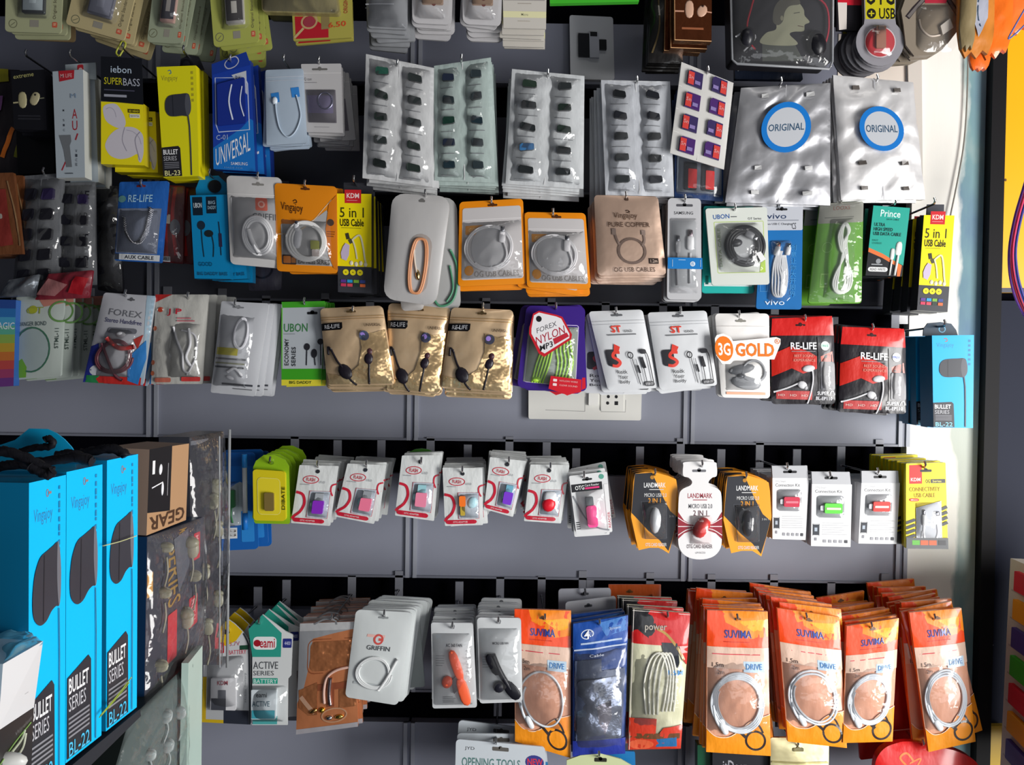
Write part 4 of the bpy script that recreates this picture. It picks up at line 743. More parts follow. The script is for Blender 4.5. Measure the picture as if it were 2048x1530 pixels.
c.R(8, 93, 40, 98, 'c06a58', 3).R(60, 92, 96, 97, 'c03a38', 2); d = it.part('earphones', 'g', 'clear silvery wire'); d.tube([(40, 36), (48, 50), (60, 66), (64, 84), (76, 88)], 2.5, 'd8d8dc'); d.tube([(70, 38), (74, 56), (68, 70), (78, 80)], 3, 'e0e0e4'); d.tube([(56, 40), (82, 46), (86, 70), (70, 90)], 2, 'c8c8cc'); film(it, 30, 30, 94, 94, .013, 8, .006)
fin(it, (377, 597), 'clear cream pouch with red lettering', 3, .014, 'pouch with orange and blue edge behind cream pouch', dx=.009)
it, c = pack('earphone_pouch', 'blue cornered pouch edge between cream and yellow labelled pouches', 'pack', (400, 594, 440, 596, 420, 766, 396, 766), -.13, .004, 'b2b2b4p', r=2, dk='p', body='pouch'); c.G([(0, 0), (100, 0), (100, 10)][::-1], 'c05a38').G([(0, 36), (90, 40), (30, 52), (0, 50)][::-1], '24409a').G([(50, 50), (100, 60), (80, 92), (20, 92)][::-1], '282a66').R(0, 94, 100, 100, 'c02830'); fin(it)
it, c = pack('earphone_pouch', 'white handsfree pouch with maroon wire and blue ribbon print', 'pack', (208, 585, 311, 592, 286, 770, 166, 764), -.160, .004, 'b5b6bcz', r=6, puff=.005, dk='p', body='pouch')
slot(c, 56, 6, 16, 3, '55565a'); c.G([(84, 0), (100, 0), (100, 100), (88, 100), (92, 50)][::-1], '9cb4c4'); c.T('FOREX', 20, 18, 82, 25, '6e7076', bold=-.005, sk=2).T('Stereo Handsfree', 16, 28, 84, 33, '3e3f6a', bold=.01, sk=2); c.G([(0, 60), (14, 56), (20, 74), (10, 100), (0, 100)][::-1], '2a3590').R(4, 92, 96, 100, 'c02c28').R(4, 92, 26, 100, '28804c').E(18, 86, 12, 10, 'c9ccd4').S([(8, 86), (28, 86)], 2, '33387a', sm=False)
c.G([(70, 70), (96, 50), (100, 70), (92, 100), (74, 96)][::-1], '2f7ac0').G([(74, 50), (90, 44), (84, 60)][::-1], 'b03a34'); c.R(26, 38, 78, 44, '6a6c74', 5)
d = it.part('earphones', 'g', 'maroon wire'); d.tube(coil(46, 70, 32, 19, 2.3, .2), 2.8, '6a3a44', n=3); d.tube([(20, 56), (50, 88), (66, 96)], 3, '6a3a44'); d.tube([(28, 50), (52, 60), (78, 58)], 5, 'b03a38'); d.blob(50, 45, 10, 6, .004, 'd8d8dc'); film(it, 18, 36, 80, 94, .012, 8, .004)
fin(it, (252, 592), 'white handsfree pouch', 3, .013, 'blue edged pouch behind the handsfree pouch', dx=.004)
it, c = pack('earphone_pouch', 'pale green pouch with round green ring and clear centre', 'pack', (33, 588, 129, 586, 121, 753, 29, 760), -.155, .005, 'b0bab4z', r=5, puff=.004, dk='z', body='pouch')
c.G([(40, 0), (100, 0), (100, 12), (60, 16)], 'b87a6c').T('CT', 24, 16, 60, 24, '8f9a3a', bold=-.004).E(38, 19, 9, 8, 'a2a82c').T('DANGER BOND', 8, 33, 68, 38, '4a5a5c'); c.O(96, 22, 22, 20, 4, '5f8a4a').T('STML-11', 86, 42, 94, 66, '3a4a44', 90); c.E(38, 66, 34, 42, '9aa8a8').O(38, 66, 36, 44, 3, '3a6a54').G([(0, 78), (18, 76), (28, 86), (26, 98), (0, 98)][::-1], '6aa028')
fin(it, (82, 596), 'pale green ringed pouch', 5, .016, 'grey green pouch behind the green ringed one', dx=.006)
it, c = pack('cable_box', 'rainbow striped box at left frame edge', 'box', (-40, 598, 32, 600, 27, 772, -40, 776), -.17, .015, '2f5fa8', r=1)
for k, cc in enumerate(('2a4a90', '2f6fb0', '4a9ac0', '5aa890', '88a850', 'b89838', 'c07038', 'b84a48', '9a4068', '6a3a80')): c.R(0, k*10, 100, k*10+10, cc); c.layer -= 1
c.layer += 1; c.T('MAGIC', 36, 26, 98, 34, 'd8dde4', bold=.02); fin(it)
# purple framed case with tag
it, c = pack('earphone_case', 'purple framed pack with lime green wires and red patch', 'pack', (1053, 611, 1171, 613, 1163, 789, 1034, 775), -.158, .008, '3a1f80g', r=12, puff=.0)
c.R(8, 24, 90, 92, '9aa29c', 3).S(c.rr(10, 22, 90, 92, 4), 1.2, 'd8c8f0', True, sm=False)
d = it.part('earphones', 'k', 'lime green wires')
for k in range(5): d.tube([(22+k*4, 92), (26+k*5, 70), (34+k*4, 50), (42+k*3, 44)], 2, 'b4e848')
for k in range(5): d.tube([(58+k*5, 84), (60+k*6, 66), (56+k*6, 50), (60+k*4, 36)], 2, 'a4d844')
d.blob(28, 88, 10, 6, .005, 'b4e848'); film(it, 9, 24, 90, 92, .012, 4, .001)
c.G([(56, 84), (98, 84), (98, 96), (78, 103), (54, 96)], 'd01c2c'); pr = it.part('print_patch', 'g', 'red printed patch'); pr.base = .0135; pr.raised([(50, 82), (98, 83), (98, 97), (76, 102), (48, 97)], .0006, 'd01c2c'); pr.base = .0143; pr.layer = 0
for k in range(2): pr.R(54, 85+k*5, 60, 88+k*5, 'f4dcdc', 1); pr.T(('NYLON WIRE', 'CLEAR SOUND')[k], 64, 85.5+k*5, 92, 87.4+k*5, 'f0b8b8', bold=0)
fin(it, (1112, 618), 'purple framed pack', 2, .012, 'purple framed pack behind the lime wire one', dx=-.003, rj=.05)
it = Item('price_tag', 'white hang tag with red border hanging over the purple pack', 'tag', (1060, 626, 1135, 622, 1150, 700, 1066, 712), -.178)
c = it.part('tag', 'g'); c.body(.0012, 'c8202c', shape=[(8, 2), (24, -4), (70, 8), (84, 14), (100, 60), (96, 72), (26, 106), (14, 96), (-6, 48), (-4, 34)]); c.G([(10, 6), (24, 0), (68, 12), (80, 18), (94, 58), (92, 68), (28, 98), (20, 92), (0, 48), (1, 36)][::-1], 'e9e6e8')
c.E(22, 15, 6, 6, '1a1a1e').T('FOREX', 14, 30, 66, 42, '5a5a60', bold=-.005, sk=-14).T('NYLON', 10, 46, 84, 66, 'b02038', bold=-.003, sk=-22).T('MP3', 18, 74, 50, 88, '2a2a2e', bold=.03, sk=-8).G([(52, 66), (88, 54), (92, 64), (54, 80)][::-1], 'c02838'); it.build()
# ================= row three =================
it, c = pack('cable_box', 'brown orange foil pack cut by the left frame edge', 'pack', (-40, 347, 27, 345, 46, 508, -40, 512), -.17, .006, '6a3f24p', r=2, dk='p', crk=.0015, body='pouch'); c.G([(40, 20), (74, 20), (80, 88), (50, 90)], '7a2a24p').S([(80, 10), (94, 50), (96, 90)], 3, '8a6a4a').R(40, 50, 60, 56, '9a948c', 3); fin(it, None, None, 2, .02, 'brown foil pack behind the left edge one', dx=.004)
def chips(q, Y, label, desc, hk, rows, tx):
    it, c = pack('adapter_sheet', label, 'sheet', q, Y, .004, '5e6064p', r=2, puff=.004, crk=.003, dk='p', body='sheet')
    c.R(49, 4, 51, 98, '707276')
    for k in range(rows):
        a = it.part('adapter', 'g', None); v = 12+k*(82/rows); a.base = .004
        a.raised(a.rr(16, v, 42, v+9, 3), .007, '15151dg'); a.raised(a.rr(58, v+1, 84, v+10, 3), .007, ('241c3c' if k == 0 else '18181e')+'g')
    if tx:
        for k, s_ in enumerate(tx): c.T(s_, 54, 9+k*21, 88, 17+k*21, '17171e', bold=.04)
    film(it, 3, 3, 97, 97, .012, 4, .007); fin(it, hk, desc)
chips((48, 352, 128, 346, 118, 588, 22, 600), -.15, 'clear grey sheet of black adapters curling at its foot', 'left clear grey adapter sheet', (88, 348), 5, None)
chips((124, 366, 190, 364, 192, 570, 112, 572), -.14, 'clear grey sheet with purple and black letters printed', 'lettered clear grey sheet', None, 4, ['AE', 'AR', 'AT', 'AP'])
it, c = pack('cable_pouch', 'crumpled dark red and pink pouch foot above the green ringed pouch', 'pack', (98, 548, 186, 540, 178, 596, 70, 600), -.165, .004, '7a2430p', r=3, dk='p', crk=.005, puff=.006, body='pouch'); c.G([(10, 20), (60, 50), (40, 90), (0, 80)], 'a06a6ap').G([(70, 20), (98, 30), (90, 90), (64, 80)], '94101cp'); fin(it)
it, c = pack('foil_pouch', 'crumpled silver foil pouch foot at left frame side', 'pack', (18, 560, 80, 548, 72, 592, -4, 596), -.165, .004, 'a0a6acf', r=3, dk='f', crk=.008, puff=.006, body='pouch'); fin(it)
it, c = pack('foil_pouch', 'black crackled clear pouch hanging left of the blue spring pouch', 'pack', (190, 372, 236, 372, 248, 590, 196, 580), -.09, .004, '16161cp', r=2, dk='p', crk=.006, puff=.006, body='pouch'); film(it, 2, 2, 98, 98, .01, 4, .009); fin(it)
it, c = pack('cable_pouch', 'blue topped pouch with grey spring cable inside', 'pack', (239, 364, 337, 362, 323, 526, 229, 521), -.158, .005, '1f5aa8p', r=4, puff=.004, dk='p', body='pouch')
slot(c, 46, 6, 18, 4, '6a1a1c'); c.T('RE-LIFE', 22, 17, 72, 26, '9cc4dc', bold=.03).R(20, 21, 76, 22, '1f5aa8').E(9, 22, 8, 7, '5a8a8a').G([(2, 34), (92, 34), (90, 90), (2, 90)], '6f7688p').R(0, 91, 96, 98.5, 'c4c8cc').R(0, 91, 10, 98.5, '3a3f4a').T('AUX CABLE', 22, 92.5, 84, 97, '23262e', bold=.04)
d = it.part('spring_cable', 'm', 'coiled grey spring cable'); d.base = .003
path = smooth([(74, 34), (70, 50), (66, 64), (54, 76), (38, 76), (24, 64), (18, 46)], False, 16); d.tube([(p[0]+(5.5 if i % 2 else -5.5)*(1 if i < 60 else .8), p[1]+(1 if i % 2 else -1), .004 if i % 2 else 0) for i, p in enumerate(path)], 1.6, '9a9aa0m', sm=False, ns=5)
film(it, 4, 34, 90, 90, .012, 5, .003); fin(it, (283, 372), 'blue topped spring cable pouch')
it, c = pack('cable_pouch', 'red and black pouch with white tag behind the blue pouch', 'pack', (325, 370, 370, 372, 366, 528, 322, 524), -.12, .005, '5c1418p', r=3, puff=.004, dk='p', body='pouch'); c.S([(30, 4), (20, 50), (26, 92)], 9, 'a81c1c').S([(60, 2), (52, 40), (70, 90)], 7, 'a81c1c').R(10, 38, 42, 50, 'c9bdb0').E(64, 54, 10, 16, '6a6c74').R(0, 92, 44, 99, 'c4c8cc').T('CABLE', 4, 93.5, 40, 97.5, '222222'); film(it, 2, 2, 98, 98, .01, 4, .005); fin(it, None, None, 1, .02, 'dark red pouch behind the white tagged red one', dx=.012)
it, c = pack('earphone_box', 'cyan blue earphone box with round hole tab and black earphones', 'box', (380, 391, 455, 389, 460, 558, 389, 557), -.15, .016, '0b7fb4', r=0, side='0a6a98')
c.R(5, 2, 32, 24, '10202e', 1).T('UBON', 8, 9, 30, 15, 'c8d4dc', bold=.03).R(42, 2, 70, 22, '10202e', 1).T('BIG', 48, 7, 66, 11, '9ab4c4').T('DADDY', 46, 13, 68, 17, '9ab4c4')
c.E(26, 36, 8, 9, '1a2a38').S([(26, 38), (27, 56), (30, 74)], 2, '14303f').E(46, 46, 9, 7, '1a2428').S([(54, 48), (58, 60), (56, 74)], 2, '14303f').S([(74, 32), (76, 44), (78, 72)], 1.6, '1c2030').S([(77, 46), (78, 62)], 6, '2a2440'); c.T('GOOD', 14, 80, 52, 85, '0a4a70', bold=.02).T('BIG DADDY BASS', 10, 92, 94, 96, '1a4868', bold=.03)
h = it.part('hang_tab', 'g'); h.base = -.0155; h.raised([(8, 2), (8, -10), (20, -22), (40, -25), (70, -25), (90, -16), (96, 0)], .002, '0b7fb4'); h.base = -.0133; h.E(60, -12, 13, 13, '12161e')
fin(it, (420, 351), 'cyan blue box with round hole', 2, .02, 'cyan blue box behind the round hole box', dx=.012)
it, c = pack('cable_pouch', 'smoky clear pouch low behind the white coiled cable pouch', 'pack', (490, 520, 565, 520, 562, 580, 498, 582), -.07, .004, '3a3844p', r=5, dk='p', puff=.004, body='pouch'); c.O(45, 30, 20, 18, 4, '1a1a26'); fin(it)
it, c = pack('cable_pouch', 'white pouch with thick white coiled cable and orange symbol', 'pack', (453, 351, 562, 355, 570, 538, 461, 528), -.155, .005, 'c9c7c6z', r=9, puff=.004, dk='z', body='pouch')
slot(c, 58, 9, 24, 4, '84827e'); c.R(0, 20, 100, 21, 'dad8d6').R(6, 24, 92, 90, 'b4b4b6', 4).R(52, 24, 74, 38, 'e0654a', 3).E(63, 31, 7, 7, 'f0b8a8').E(63, 31, 4, 4, 'e0654a').T('GRIFFIN', 46, 41, 96, 48, '4a4c50', bold=.01)
d = it.part('cable', 'k', 'thick white cable'); d.base = .004
for k in range(3): d.tube([(58+(50-58)*0+ (27-k*3.2)*math.cos(a*math.pi/12)+(.18*a if a > 12 else 0)*0-4, 66+(21-k*2.2)*math.sin(a*math.pi/12)-6*math.cos(a*math.pi/12)*0) for a in range(24)], 3, 'e8e8ea', closed=True, n=2)
d.tube([(38, 60), (44, 72), (56, 86)], 5, 'e8e8ea'); film(it, 6, 22, 94, 92, .011, 5, .002); fin(it, (516, 357), 'white pouch with thick cable')
it, c = pack('cable_pouch', 'orange pouch with thick white cable and swooping top', 'pack', (549, 366, 673, 373, 675, 547, 554, 542), -.158, .005, 'e08614g', r=7, puff=.003, dk='g', body='pouch')
c.R(9, 46, 96, 92, 'b8b6b4', 3).G([(40, 54), (54, 44), (70, 36), (84, 28), (92, 40), (96, 60), (94, 80), (60, 92), (30, 80)][::-1], 'a9a8a8').S([(4, 58), (30, 56), (50, 48), (66, 38), (80, 26), (92, 16)], 1.4, 'e8c8a0'); slot(c, 50, 5, 18, 4, '5a2f10')
c.T('Vingajoy', 10, 22, 46, 34, '4a2a14', bold=-.002, sk=2).S([(30, 20), (34, 18), (36, 21), (31, 22)], 1.5, '4a2a14').R(10, 81, 33, 92, '3a2008', 2).R(11.5, 82.5, 24, 90.5, 'f08a18', 2).R(25, 84, 32, 90, 'c87818').T('EXPRESS SERIES', 36, 85, 88, 90.5, '3a3432', bold=.03); c.G([(88, 20), (100, 10), (100, 96), (94, 94), (86, 80), (82, 50)], 'c87012').E(90, 42, 7, 7, '4a3a30').B(84, 52, 98, 60, 3, '8a4a14')
d = it.part('cable', 'k', 'thick white cable'); d.base = .004
for k in range(3): d.tube([(50+(32-k*3.6)*math.cos(a*math.pi/12)+k*1.2, 65+(22-k*1.6)*math.sin(a*math.pi/12)) for a in range(24)], 3.2, 'ecebe9', closed=True, n=2)
d.blob(37, 62, 8, 21, .004, 'dedee2', 8, .001, p=.7); usb_plug(d, 36, 50, 12, 16, 'dedee2'); e = it.part('plug_tip', 'g', 'green plug tip'); e.base = .004; e.raised(e.rr(58, 64, 72, 74, 2), .004, '8a8c3c'); e.raised(e.rr(60, 74, 72, 82, 2), .004, 'b4a8a4')
film(it, 9, 40, 92, 92, .011, 8, .002); fin(it, (610, 373), 'orange pouch with swooping top', 2, .012, 'orange pouch behind the swooping top one', dx=.003)
def kdm(q, Y, label, desc, hk, n, cdesc, tabq, dY=.03):
    it, c = pack('cable_box', label, 'box', q, Y, .024, '3b3c42', r=0, side='2c2d33')
    c.R(0, 0, 100, 73.5, 'f0dc0c'); c.R(22, -4, 70, 9.5, 'c8242c').T('KDM', 28, -.5, 64, 4.5, 'f0d8d4', bold=.05).B(28, 6.5, 64, 7.5, 1, 'e0a0a0')
    c.T('5 in 1', 8, 14, 78, 24, '3a3a10', bold=.015).T('USB Cable', 8, 25.5, 78, 33, '2a2a10', bold=.05).B(12, 34.5, 74, 35.5, 1, '8a8410')
    c.S([(28, 40), (32, 46)], 7, '3c3a2c', sm=False).S([(36, 46), (42, 50)], 7, '4c4a3c', sm=False)
    for k in range(3): c.E(24+k*21, 79.5, 6, 6, 'e8d820', 16); c.layer -= 1
    c.layer += 1
    for k in range(3): c.S([(22+k*21, 79.5), (26+k*21, 79.5)], 2, '6a6410', sm=False); c.layer -= 1
    c.layer += 1
    for k, cc in enumerate(('5a3a8e', '2a9ad0', '7aa83a', '3a4a8e', 'c83a5a', 'd04a5a', '2a3a34', 'd86a3a')): c.R(9+(k % 4)*19, 87+(k//4)*4, 25+(k % 4)*19, 90+(k//4)*4, cc, 1); c.layer -= 1
    c.layer += 1
    e = it.part('cable_print', 'g', 'pale cable picture'); e.S([(46, 46), (66, 42), (76, 54), (80, 64), (84, 70)], 3.5, 'd6d2b0'); e.S([(44, 46), (52, 54), (58, 66)], 3, 'dcd8b8')
    e.G([(16, 54), (24, 50), (36, 52), (34, 62), (26, 68), (12, 66), (10, 60)][::-1], 'c4b4cc')
    for k in range(4): e.blob(40+k*14, 70+(k % 2), 4, 5, .0012, 'e4dcc0')
    h = it.part('hang_tab', 'g', 'grey hang tab'); h.base = -.0235; h.raised(tabq, .002, '42434a')
    fin(it, hk, desc, n, dY, cdesc, jit=.0012, rj=.02)
kdm((674, 387, 743, 388, 743, 587, 676, 584), -.156, 'yellow and grey cable box left of the frosted pouches', 'yellow and grey box beside frosted pouch', (708, 364), 3, 'yellow and grey box behind the left yellow one', [(12, 0), (12, -14), (96, -14), (100, 0)])
kdm((1848, 430, 1909, 431, 1895, 624, 1834, 620), -.17, 'yellow and grey cable box beside the white pier', 'yellow and grey box beside the pier', (1868, 408), 4, 'yellow and grey box behind the pier side one', [(30, 0), (30, -14), (86, -14), (88, 0)], .028)
# frosted pouches
it, c = pack('cable_pouch', 'long frosted pouch with looped copper cable in front', 'pack', (785, 386, 902, 393, 872, 613, 766, 597), -.185, .005, 'b5b3b2z', r=24, puff=.006, dk='z', body='pouch'); slot(c, 52, 6, 12, 5, '6a6866')
c.S(c.rr(42, 38, 76, 90, 20), 7, 'a09690', True, sm=False); d = it.part('cable', 'k', 'copper orange cable'); d.base = .005
for k in range(2): d.tube([(60-k*3+14*math.copysign(abs(math.cos(a*math.pi/12))**.6, math.cos(a*math.pi/12)), 66+25*math.sin(a*math.pi/12)) for a in range(24)], 2.6, 'd89468', closed=True, n=2)
d.tube([(48, 50), (52, 62), (60, 76)], 2, 'd8c8b8'); d.blob(60, 74, 5, 11, .003, 'd8b878m', -14); fin(it, (851, 392), 'long frosted pouch with copper cable')
it, c = pack('cable_pouch', 'long frosted pouch with green cable behind the copper one', 'pack', (800, 392, 913, 396, 922, 624, 805, 616), -.15, .005, 'a5a5a4z', r=22, puff=.005, dk='z', body='pouch', shape=None); d = it.part('cable', 'k', 'green cable'); d.base = .005; d.tube([(86, 46), (96, 60), (94, 80), (84, 92), (64, 96), (52, 88)], 2.6, '4a8a6a'); d.tube([(84, 60), (88, 80), (76, 92)], 2.2, '4a8a6a'); fin(it)
it, c = pack('cable_pouch', 'small folded frosted pouch tip under the long frosted pouches', 'pack', (800, 596, 850, 596, 846, 620, 804, 622), -.165, .003, 'a9a5a2z', r=8, puff=.003, dk='z', body='pouch'); fin(it)
def og(q, Y, label, desc, hk, n, cdesc):
    it, c = pack('cable_pouch', label, 'pack', q, Y, .005, 'e88a10g', r=8, puff=.003, dk='g', body='pouch'); c.R(5, 8, 96, 93, 'c3bfbf', 5).R(5, 22, 96, 23, 'd9d5d5'); slot(c, 52, 6, 20, 4, '4a2810')
    c.R(10, 29, 38, 40, 'e8a040', 2).T('GOLD', 15, 32, 34, 37, 'f8d898').E(16, 82, 9, 10, 'e89a20', 14).T('OG USB CABLES', 24, 83, 90, 90, '9a948e', bold=-.002); c.E(46, 56, 36, 44, 'b7b6b8')
    d = it.part('cable', 'k', 'white coiled cable'); d.base = .004; d.tube(coil(46, 56, 37, 27, 2.3, .14, .6, .01), 2.4, 'dcdadc', n=3); usb_plug(d, 66, 44, 14, 24, 'e4e2e4', 'a8a8acm', 5); d.tube([(68, 50), (72, 66), (60, 82)], 2.4, 'dcdadc')
    film(it, 5, 24, 96, 92, .010, 5, .002); fin(it, hk, desc, n, .008, cdesc, rj=.05, dz=-.0035, dx=-.001)
og((919, 404, 1046, 397, 1053, 568, 916, 573), -.157, 'orange framed pouch with white coil, upper of the pair', 'upper orange framed pouch', (983, 406), 2, 'orange framed pouch behind the upper one')
og((1049, 424, 1171, 426, 1182, 579, 1054, 575), -.160, 'orange framed pouch with white coil, lower of the pair', 'lower orange framed pouch', (1106, 430), 3, 'orange framed pouch behind the lower one')
it, c = pack('cable_pouch', 'rose copper foil pouch with printed ring cable', 'pack', (1188, 390, 1316, 393, 1333, 550, 1195, 551), -.160, .005, 'c8aa96s', r=8, puff=.005, crk=.0008, dk='s', body='pouch')
slot(c, 50, 5, 8, 5, '5a4438'); c.S([(47, 20), (50, 19), (53, 21), (48, 22)], 1.5, '4a3428').T('Vingajoy', 28, 22, 64, 31, '5a4030', bold=-.002).T('PURE COPPER', 19, 34, 82, 40, '5a4438', bold=.01).R(76, 79, 90, 86, '3a2e2a').T('1.2m', 78, 80.5, 88, 84.5, 'c8b0a0').T('OG USB CABLES', 24, 90.5, 84, 96, '5a4438', bold=.01)
c.O(52, 70, 26, 24, 5, '7e6a60').S([(27, 42), (30, 54), (34, 62)], 4, '8e7a70').S([(70, 44), (72, 56), (68, 64)], 4, '8e7a70').R(24, 42, 30, 50, '9a867c').R(68, 44, 74, 50, '9a867c')
fin(it, (1252, 396), 'rose copper foil pouch', 5, .008, 'rose copper foil pouch behind the ring print one', dz=-.002, rj=.03, dx=-.001)
it, c = pack('cable_box', 'slim white cable box with blue band and two plugs', 'box', (1336, 396, 1402, 397, 1403, 600, 1334, 599), -.162, .010, 'bdbdc0z', r=8, dk='g', side='9a9a9e')
slot(c, 50, 7, 34, 5, '55555a'); c.T('SAMSUNG', 18, 13, 76, 16, '3a3c40', bold=.03); c.R(12, 22, 84, 88, 'aeb0b3', 3); d = it.part('cable', 'k', 'white plugs'); usb_plug(d, 30, 48, 11, 26, 'd9d9db', '8a8a90m'); usb_plug(d, 67, 44, 15, 30, 'dcdcde', '8a7a80m'); d.tube([(30, 54), (28, 70), (30, 86)], 2.5, 'c8c8cb', sm=False); d.tube([(67, 54), (66, 70), (66, 84)], 2.5, 'c8c8cb', sm=False)
b = it.part('paper_band', 'g', 'blue paper band'); b.base = .006; b.raised([(-1, 59), (100, 59), (101, 70), (-1, 70)], .0006, '1d78c0'); b.base = .0068; b.layer = 0; b.E(72, 65, 5, 5, 'd8e4ee').B(30, 61, 52, 62, 1, 'c0d8ec').R(12, 61, 13.5, 68, 'a8c8e4').R(94, 61, 95.5, 68, 'a8c8e4').T('15', 69, 63.5, 75, 66.5, '1d78c0')
film(it, 8, 20, 90, 94, .005, 4, .0006); fin(it, (1370, 402), 'slim white box with blue band', 3, .013, 'slim white box behind the blue banded one', dx=-.001)
it, c = pack('cable_pouch', 'white and lime card with round black coiled cable', 'pack', (1411, 417, 1534, 414, 1539, 569, 1424, 571), -.163, .004, 'd2d6cf', r=5)
c.S(c.rr(12, 18, 93, 84, 2), 1.5, 'b4c878', True, sm=False); c.T('UBON', 11, 8, 38, 14, '2f5a9a', bold=.05, sk=-1).R(40, 11, 50, 12, '44484c').T('OT Series', 68, 13, 90, 16, '5a5c60').T('DATA CABLE', 16, 26, 21, 76, 'a0ae90', 90, bold=0).E(58, 50, 30, 32, 'a8aaac').G([(86, 72), (94, 68), (94, 84), (84, 84)], 'b0cc58')
d = it.part('cable', 'k', 'thick black coil'); d.base = .001
for k in range(3): d.tube([(60+(31-k*4.2)*math.cos(a*math.pi/14), 50+(24.5-k*3.2)*math.sin(a*math.pi/14)) for a in range(28)], 4.5, '2b2c30', closed=True, n=2)
d.blob(46, 46, 12, 8, .004, '3a3b40', -10, .003); usb_plug(d, 68, 36, 15, 20, '7f8084', '9c9ca0m', 120, .004); s_ = it.part('paper_label', 'g', 'white wrap label'); s_.base = .009; s_.G([(76, 60), (84, 58), (92, 68), (84, 72)], 'e8e8e8'); film(it, 14, 20, 92, 84, .013, 18, .001)
fin(it, (1470, 420), 'lime card with black coil'); it, c = pack('cable_pouch', 'teal card showing behind the lime and white card', 'pack', (1407, 412, 1508, 412, 1508, 587, 1404, 586), -.14, .004, '20a8a0', r=5); c.R(4, 88, 96, 92, 'e0ecea').R(6, 80, 12, 90, '106058'); fin(it, None, None, 1, .01, 'teal card behind the front teal card')
it, c = pack('cable_pouch', 'blue and white card with bundled white cable', 'pack', (1525, 411, 1606, 410, 1603, 619, 1512, 618), -.152, .004, '1668aa', r=5)
c.R(0, 0, 100, 24, 'b9bcc4', 3).T('vivo', 12, 8, 60, 13, '2a3a5a', bold=.03).R(10, 14, 90, 15, '8a8e98').T('ivo USB C Charging', 14, 17, 74, 19.4, '2a2c34', bold=.02).T('CS', 74, 17, 84, 23, '3a3c44', bold=0); slot(c, 48, 4, 24, 4); c.T('\u521b\u610f\u8ba9\u4f60', 0, 0, .1, .1, '1668aa') if False else None
for k, ch in enumerate('\u521b\u610f\u8ba9\u4f60\u5927\u5f00\u773c\u754c'): c.T(ch, 72, 38+k*6.4, 86, 43.4+k*6.4, '3c88c4', bold=.02)
c.T('vivo', 18, 91, 62, 96, 'c8d8e8', bold=.02).S([(6, 75), (22, 75), (22, 83), (6, 83)], 1, '5a98cc', True, sm=False)
d = it.part('cable', 'k', 'bundled white cable')
for k in range(5): d.tube([(42+k*2.5, 44), (34+k*3.5, 56), (32+k*7, 70), (34+k*6, 84), (46+k*2, 88), (62-k*2, 84), (66-k*3, 66), (60-k*2, 48)], 2, 'c9cacd')
usb_plug(d, 40, 44, 12, 20, 'cfd0d2', '9a6a60m', 12); usb_plug(d, 66, 44, 10, 18, 'd4d5d8', '8a9aa0m', 8); film(it, 24, 34, 74, 92, .014, 6, .002); fin(it, (1558, 414), 'blue and white cable card')
it, c = pack('cable_pouch', 'green blister card with twisted white cable loop', 'pack', (1640, 408, 1727, 403, 1723, 607, 1616, 607), -.158, .004, '5f9a2c', r=6)
c.R(0, 0, 100, 20, '8f8f86', 3).T('LOOXS', 32, 3, 70, 7, '8a5a50', bold=.03).B(14, 14, 80, 15.5, 1, '5a5a56').O(26, 44, 10, 10, 1, '8ab860').R(18, 70, 34, 84, '86b458').R(20, 71.5, 32, 82.5, '5f9a2c')
d = it.part('cable', 'k', 'white twisted cable'); d.base = .002
for k in range(3): d.tube([(58, 20+k), (46+k*4, 32), (52+k*3, 46), (60-k*2, 54), (46+k*3, 70), (42+k*4, 82), (54, 90-k), (74-k*3, 86), (78-k*4, 72), (64+k*2, 54), (58+k*3, 40), (70-k*2, 28)], 2.3, 'dcdfda', closed=True)
film(it, 28, 16, 84, 96, .016, 8, .002); film(it, 1, 1, 99, 99, .005, 6, .001, name='blister_shell'); fin(it, (1682, 405), 'green blister cable card', 2, .03, 'green blister card behind the twisted cable one', dx=-.012)
it, c = pack('cable_box', 'teal and black cable box with two white plugs', 'box', (1747, 411, 1820, 416, 1804, 553, 1731, 551), -.158, .018, '28a090', r=0, side='15161c')
c.G([(0, 66), (50, 72), (100, 84), (100, 100), (0, 100)], '18181e').G([(0, 60), (40, 68), (96, 84), (94, 100), (86, 100), (84, 86), (40, 74), (0, 66)], 'd8703a'); c.T('Prince', 22, 5, 76, 15, 'dcf4ee', bold=.02).T('DATA CABLE', 40, 17, 74, 19.5, '1a5a54', bold=0)
c.T('ULTRA', 8, 24, 38, 29, '0e3a3a', bold=.04).T('HIGH SPEED', 8, 30.5, 60, 35.5, '0e3a3a', bold=.04).T('USB DATA CABLE', 8, 37, 84, 42, '0e3a3a', bold=.04).T('FAST', 8, 48, 24, 50.5, '157468').T('CHARGE', 8, 52, 34, 54.5, '157468').E(30, 79, 5, 5, '8a8c90').R(12, 83, 42, 84.5, '9a9ca0').G(c.rr(4, 87.5, 58, 94, 5), 'e0e0e0').T('READ WRITE', 10, 89, 52, 92.5, '24242a', bold=.03)
d = it.part('plug_print', 'g', 'two white plugs'); d.blob(82, 60, 6.5, 14, .002, 'e9ece9', 0, p=.6); d.tube([(82, 70), (80, 86), (78, 99)], 2.3, 'e9ece9', sm=False); d.blob(66, 68, 4.5, 12, .002, 'e0e4e0', 0, p=.6); d.tube([(66, 77), (64, 99)], 2, 'e0e4e0', sm=False); d.R(79, 50, 87, 55, 'd9d0c4')
fin(it, (1790, 408), 'teal and black cable box', 3, .026, 'dark cable box behind the teal and black one', dz=0, rj=.02)
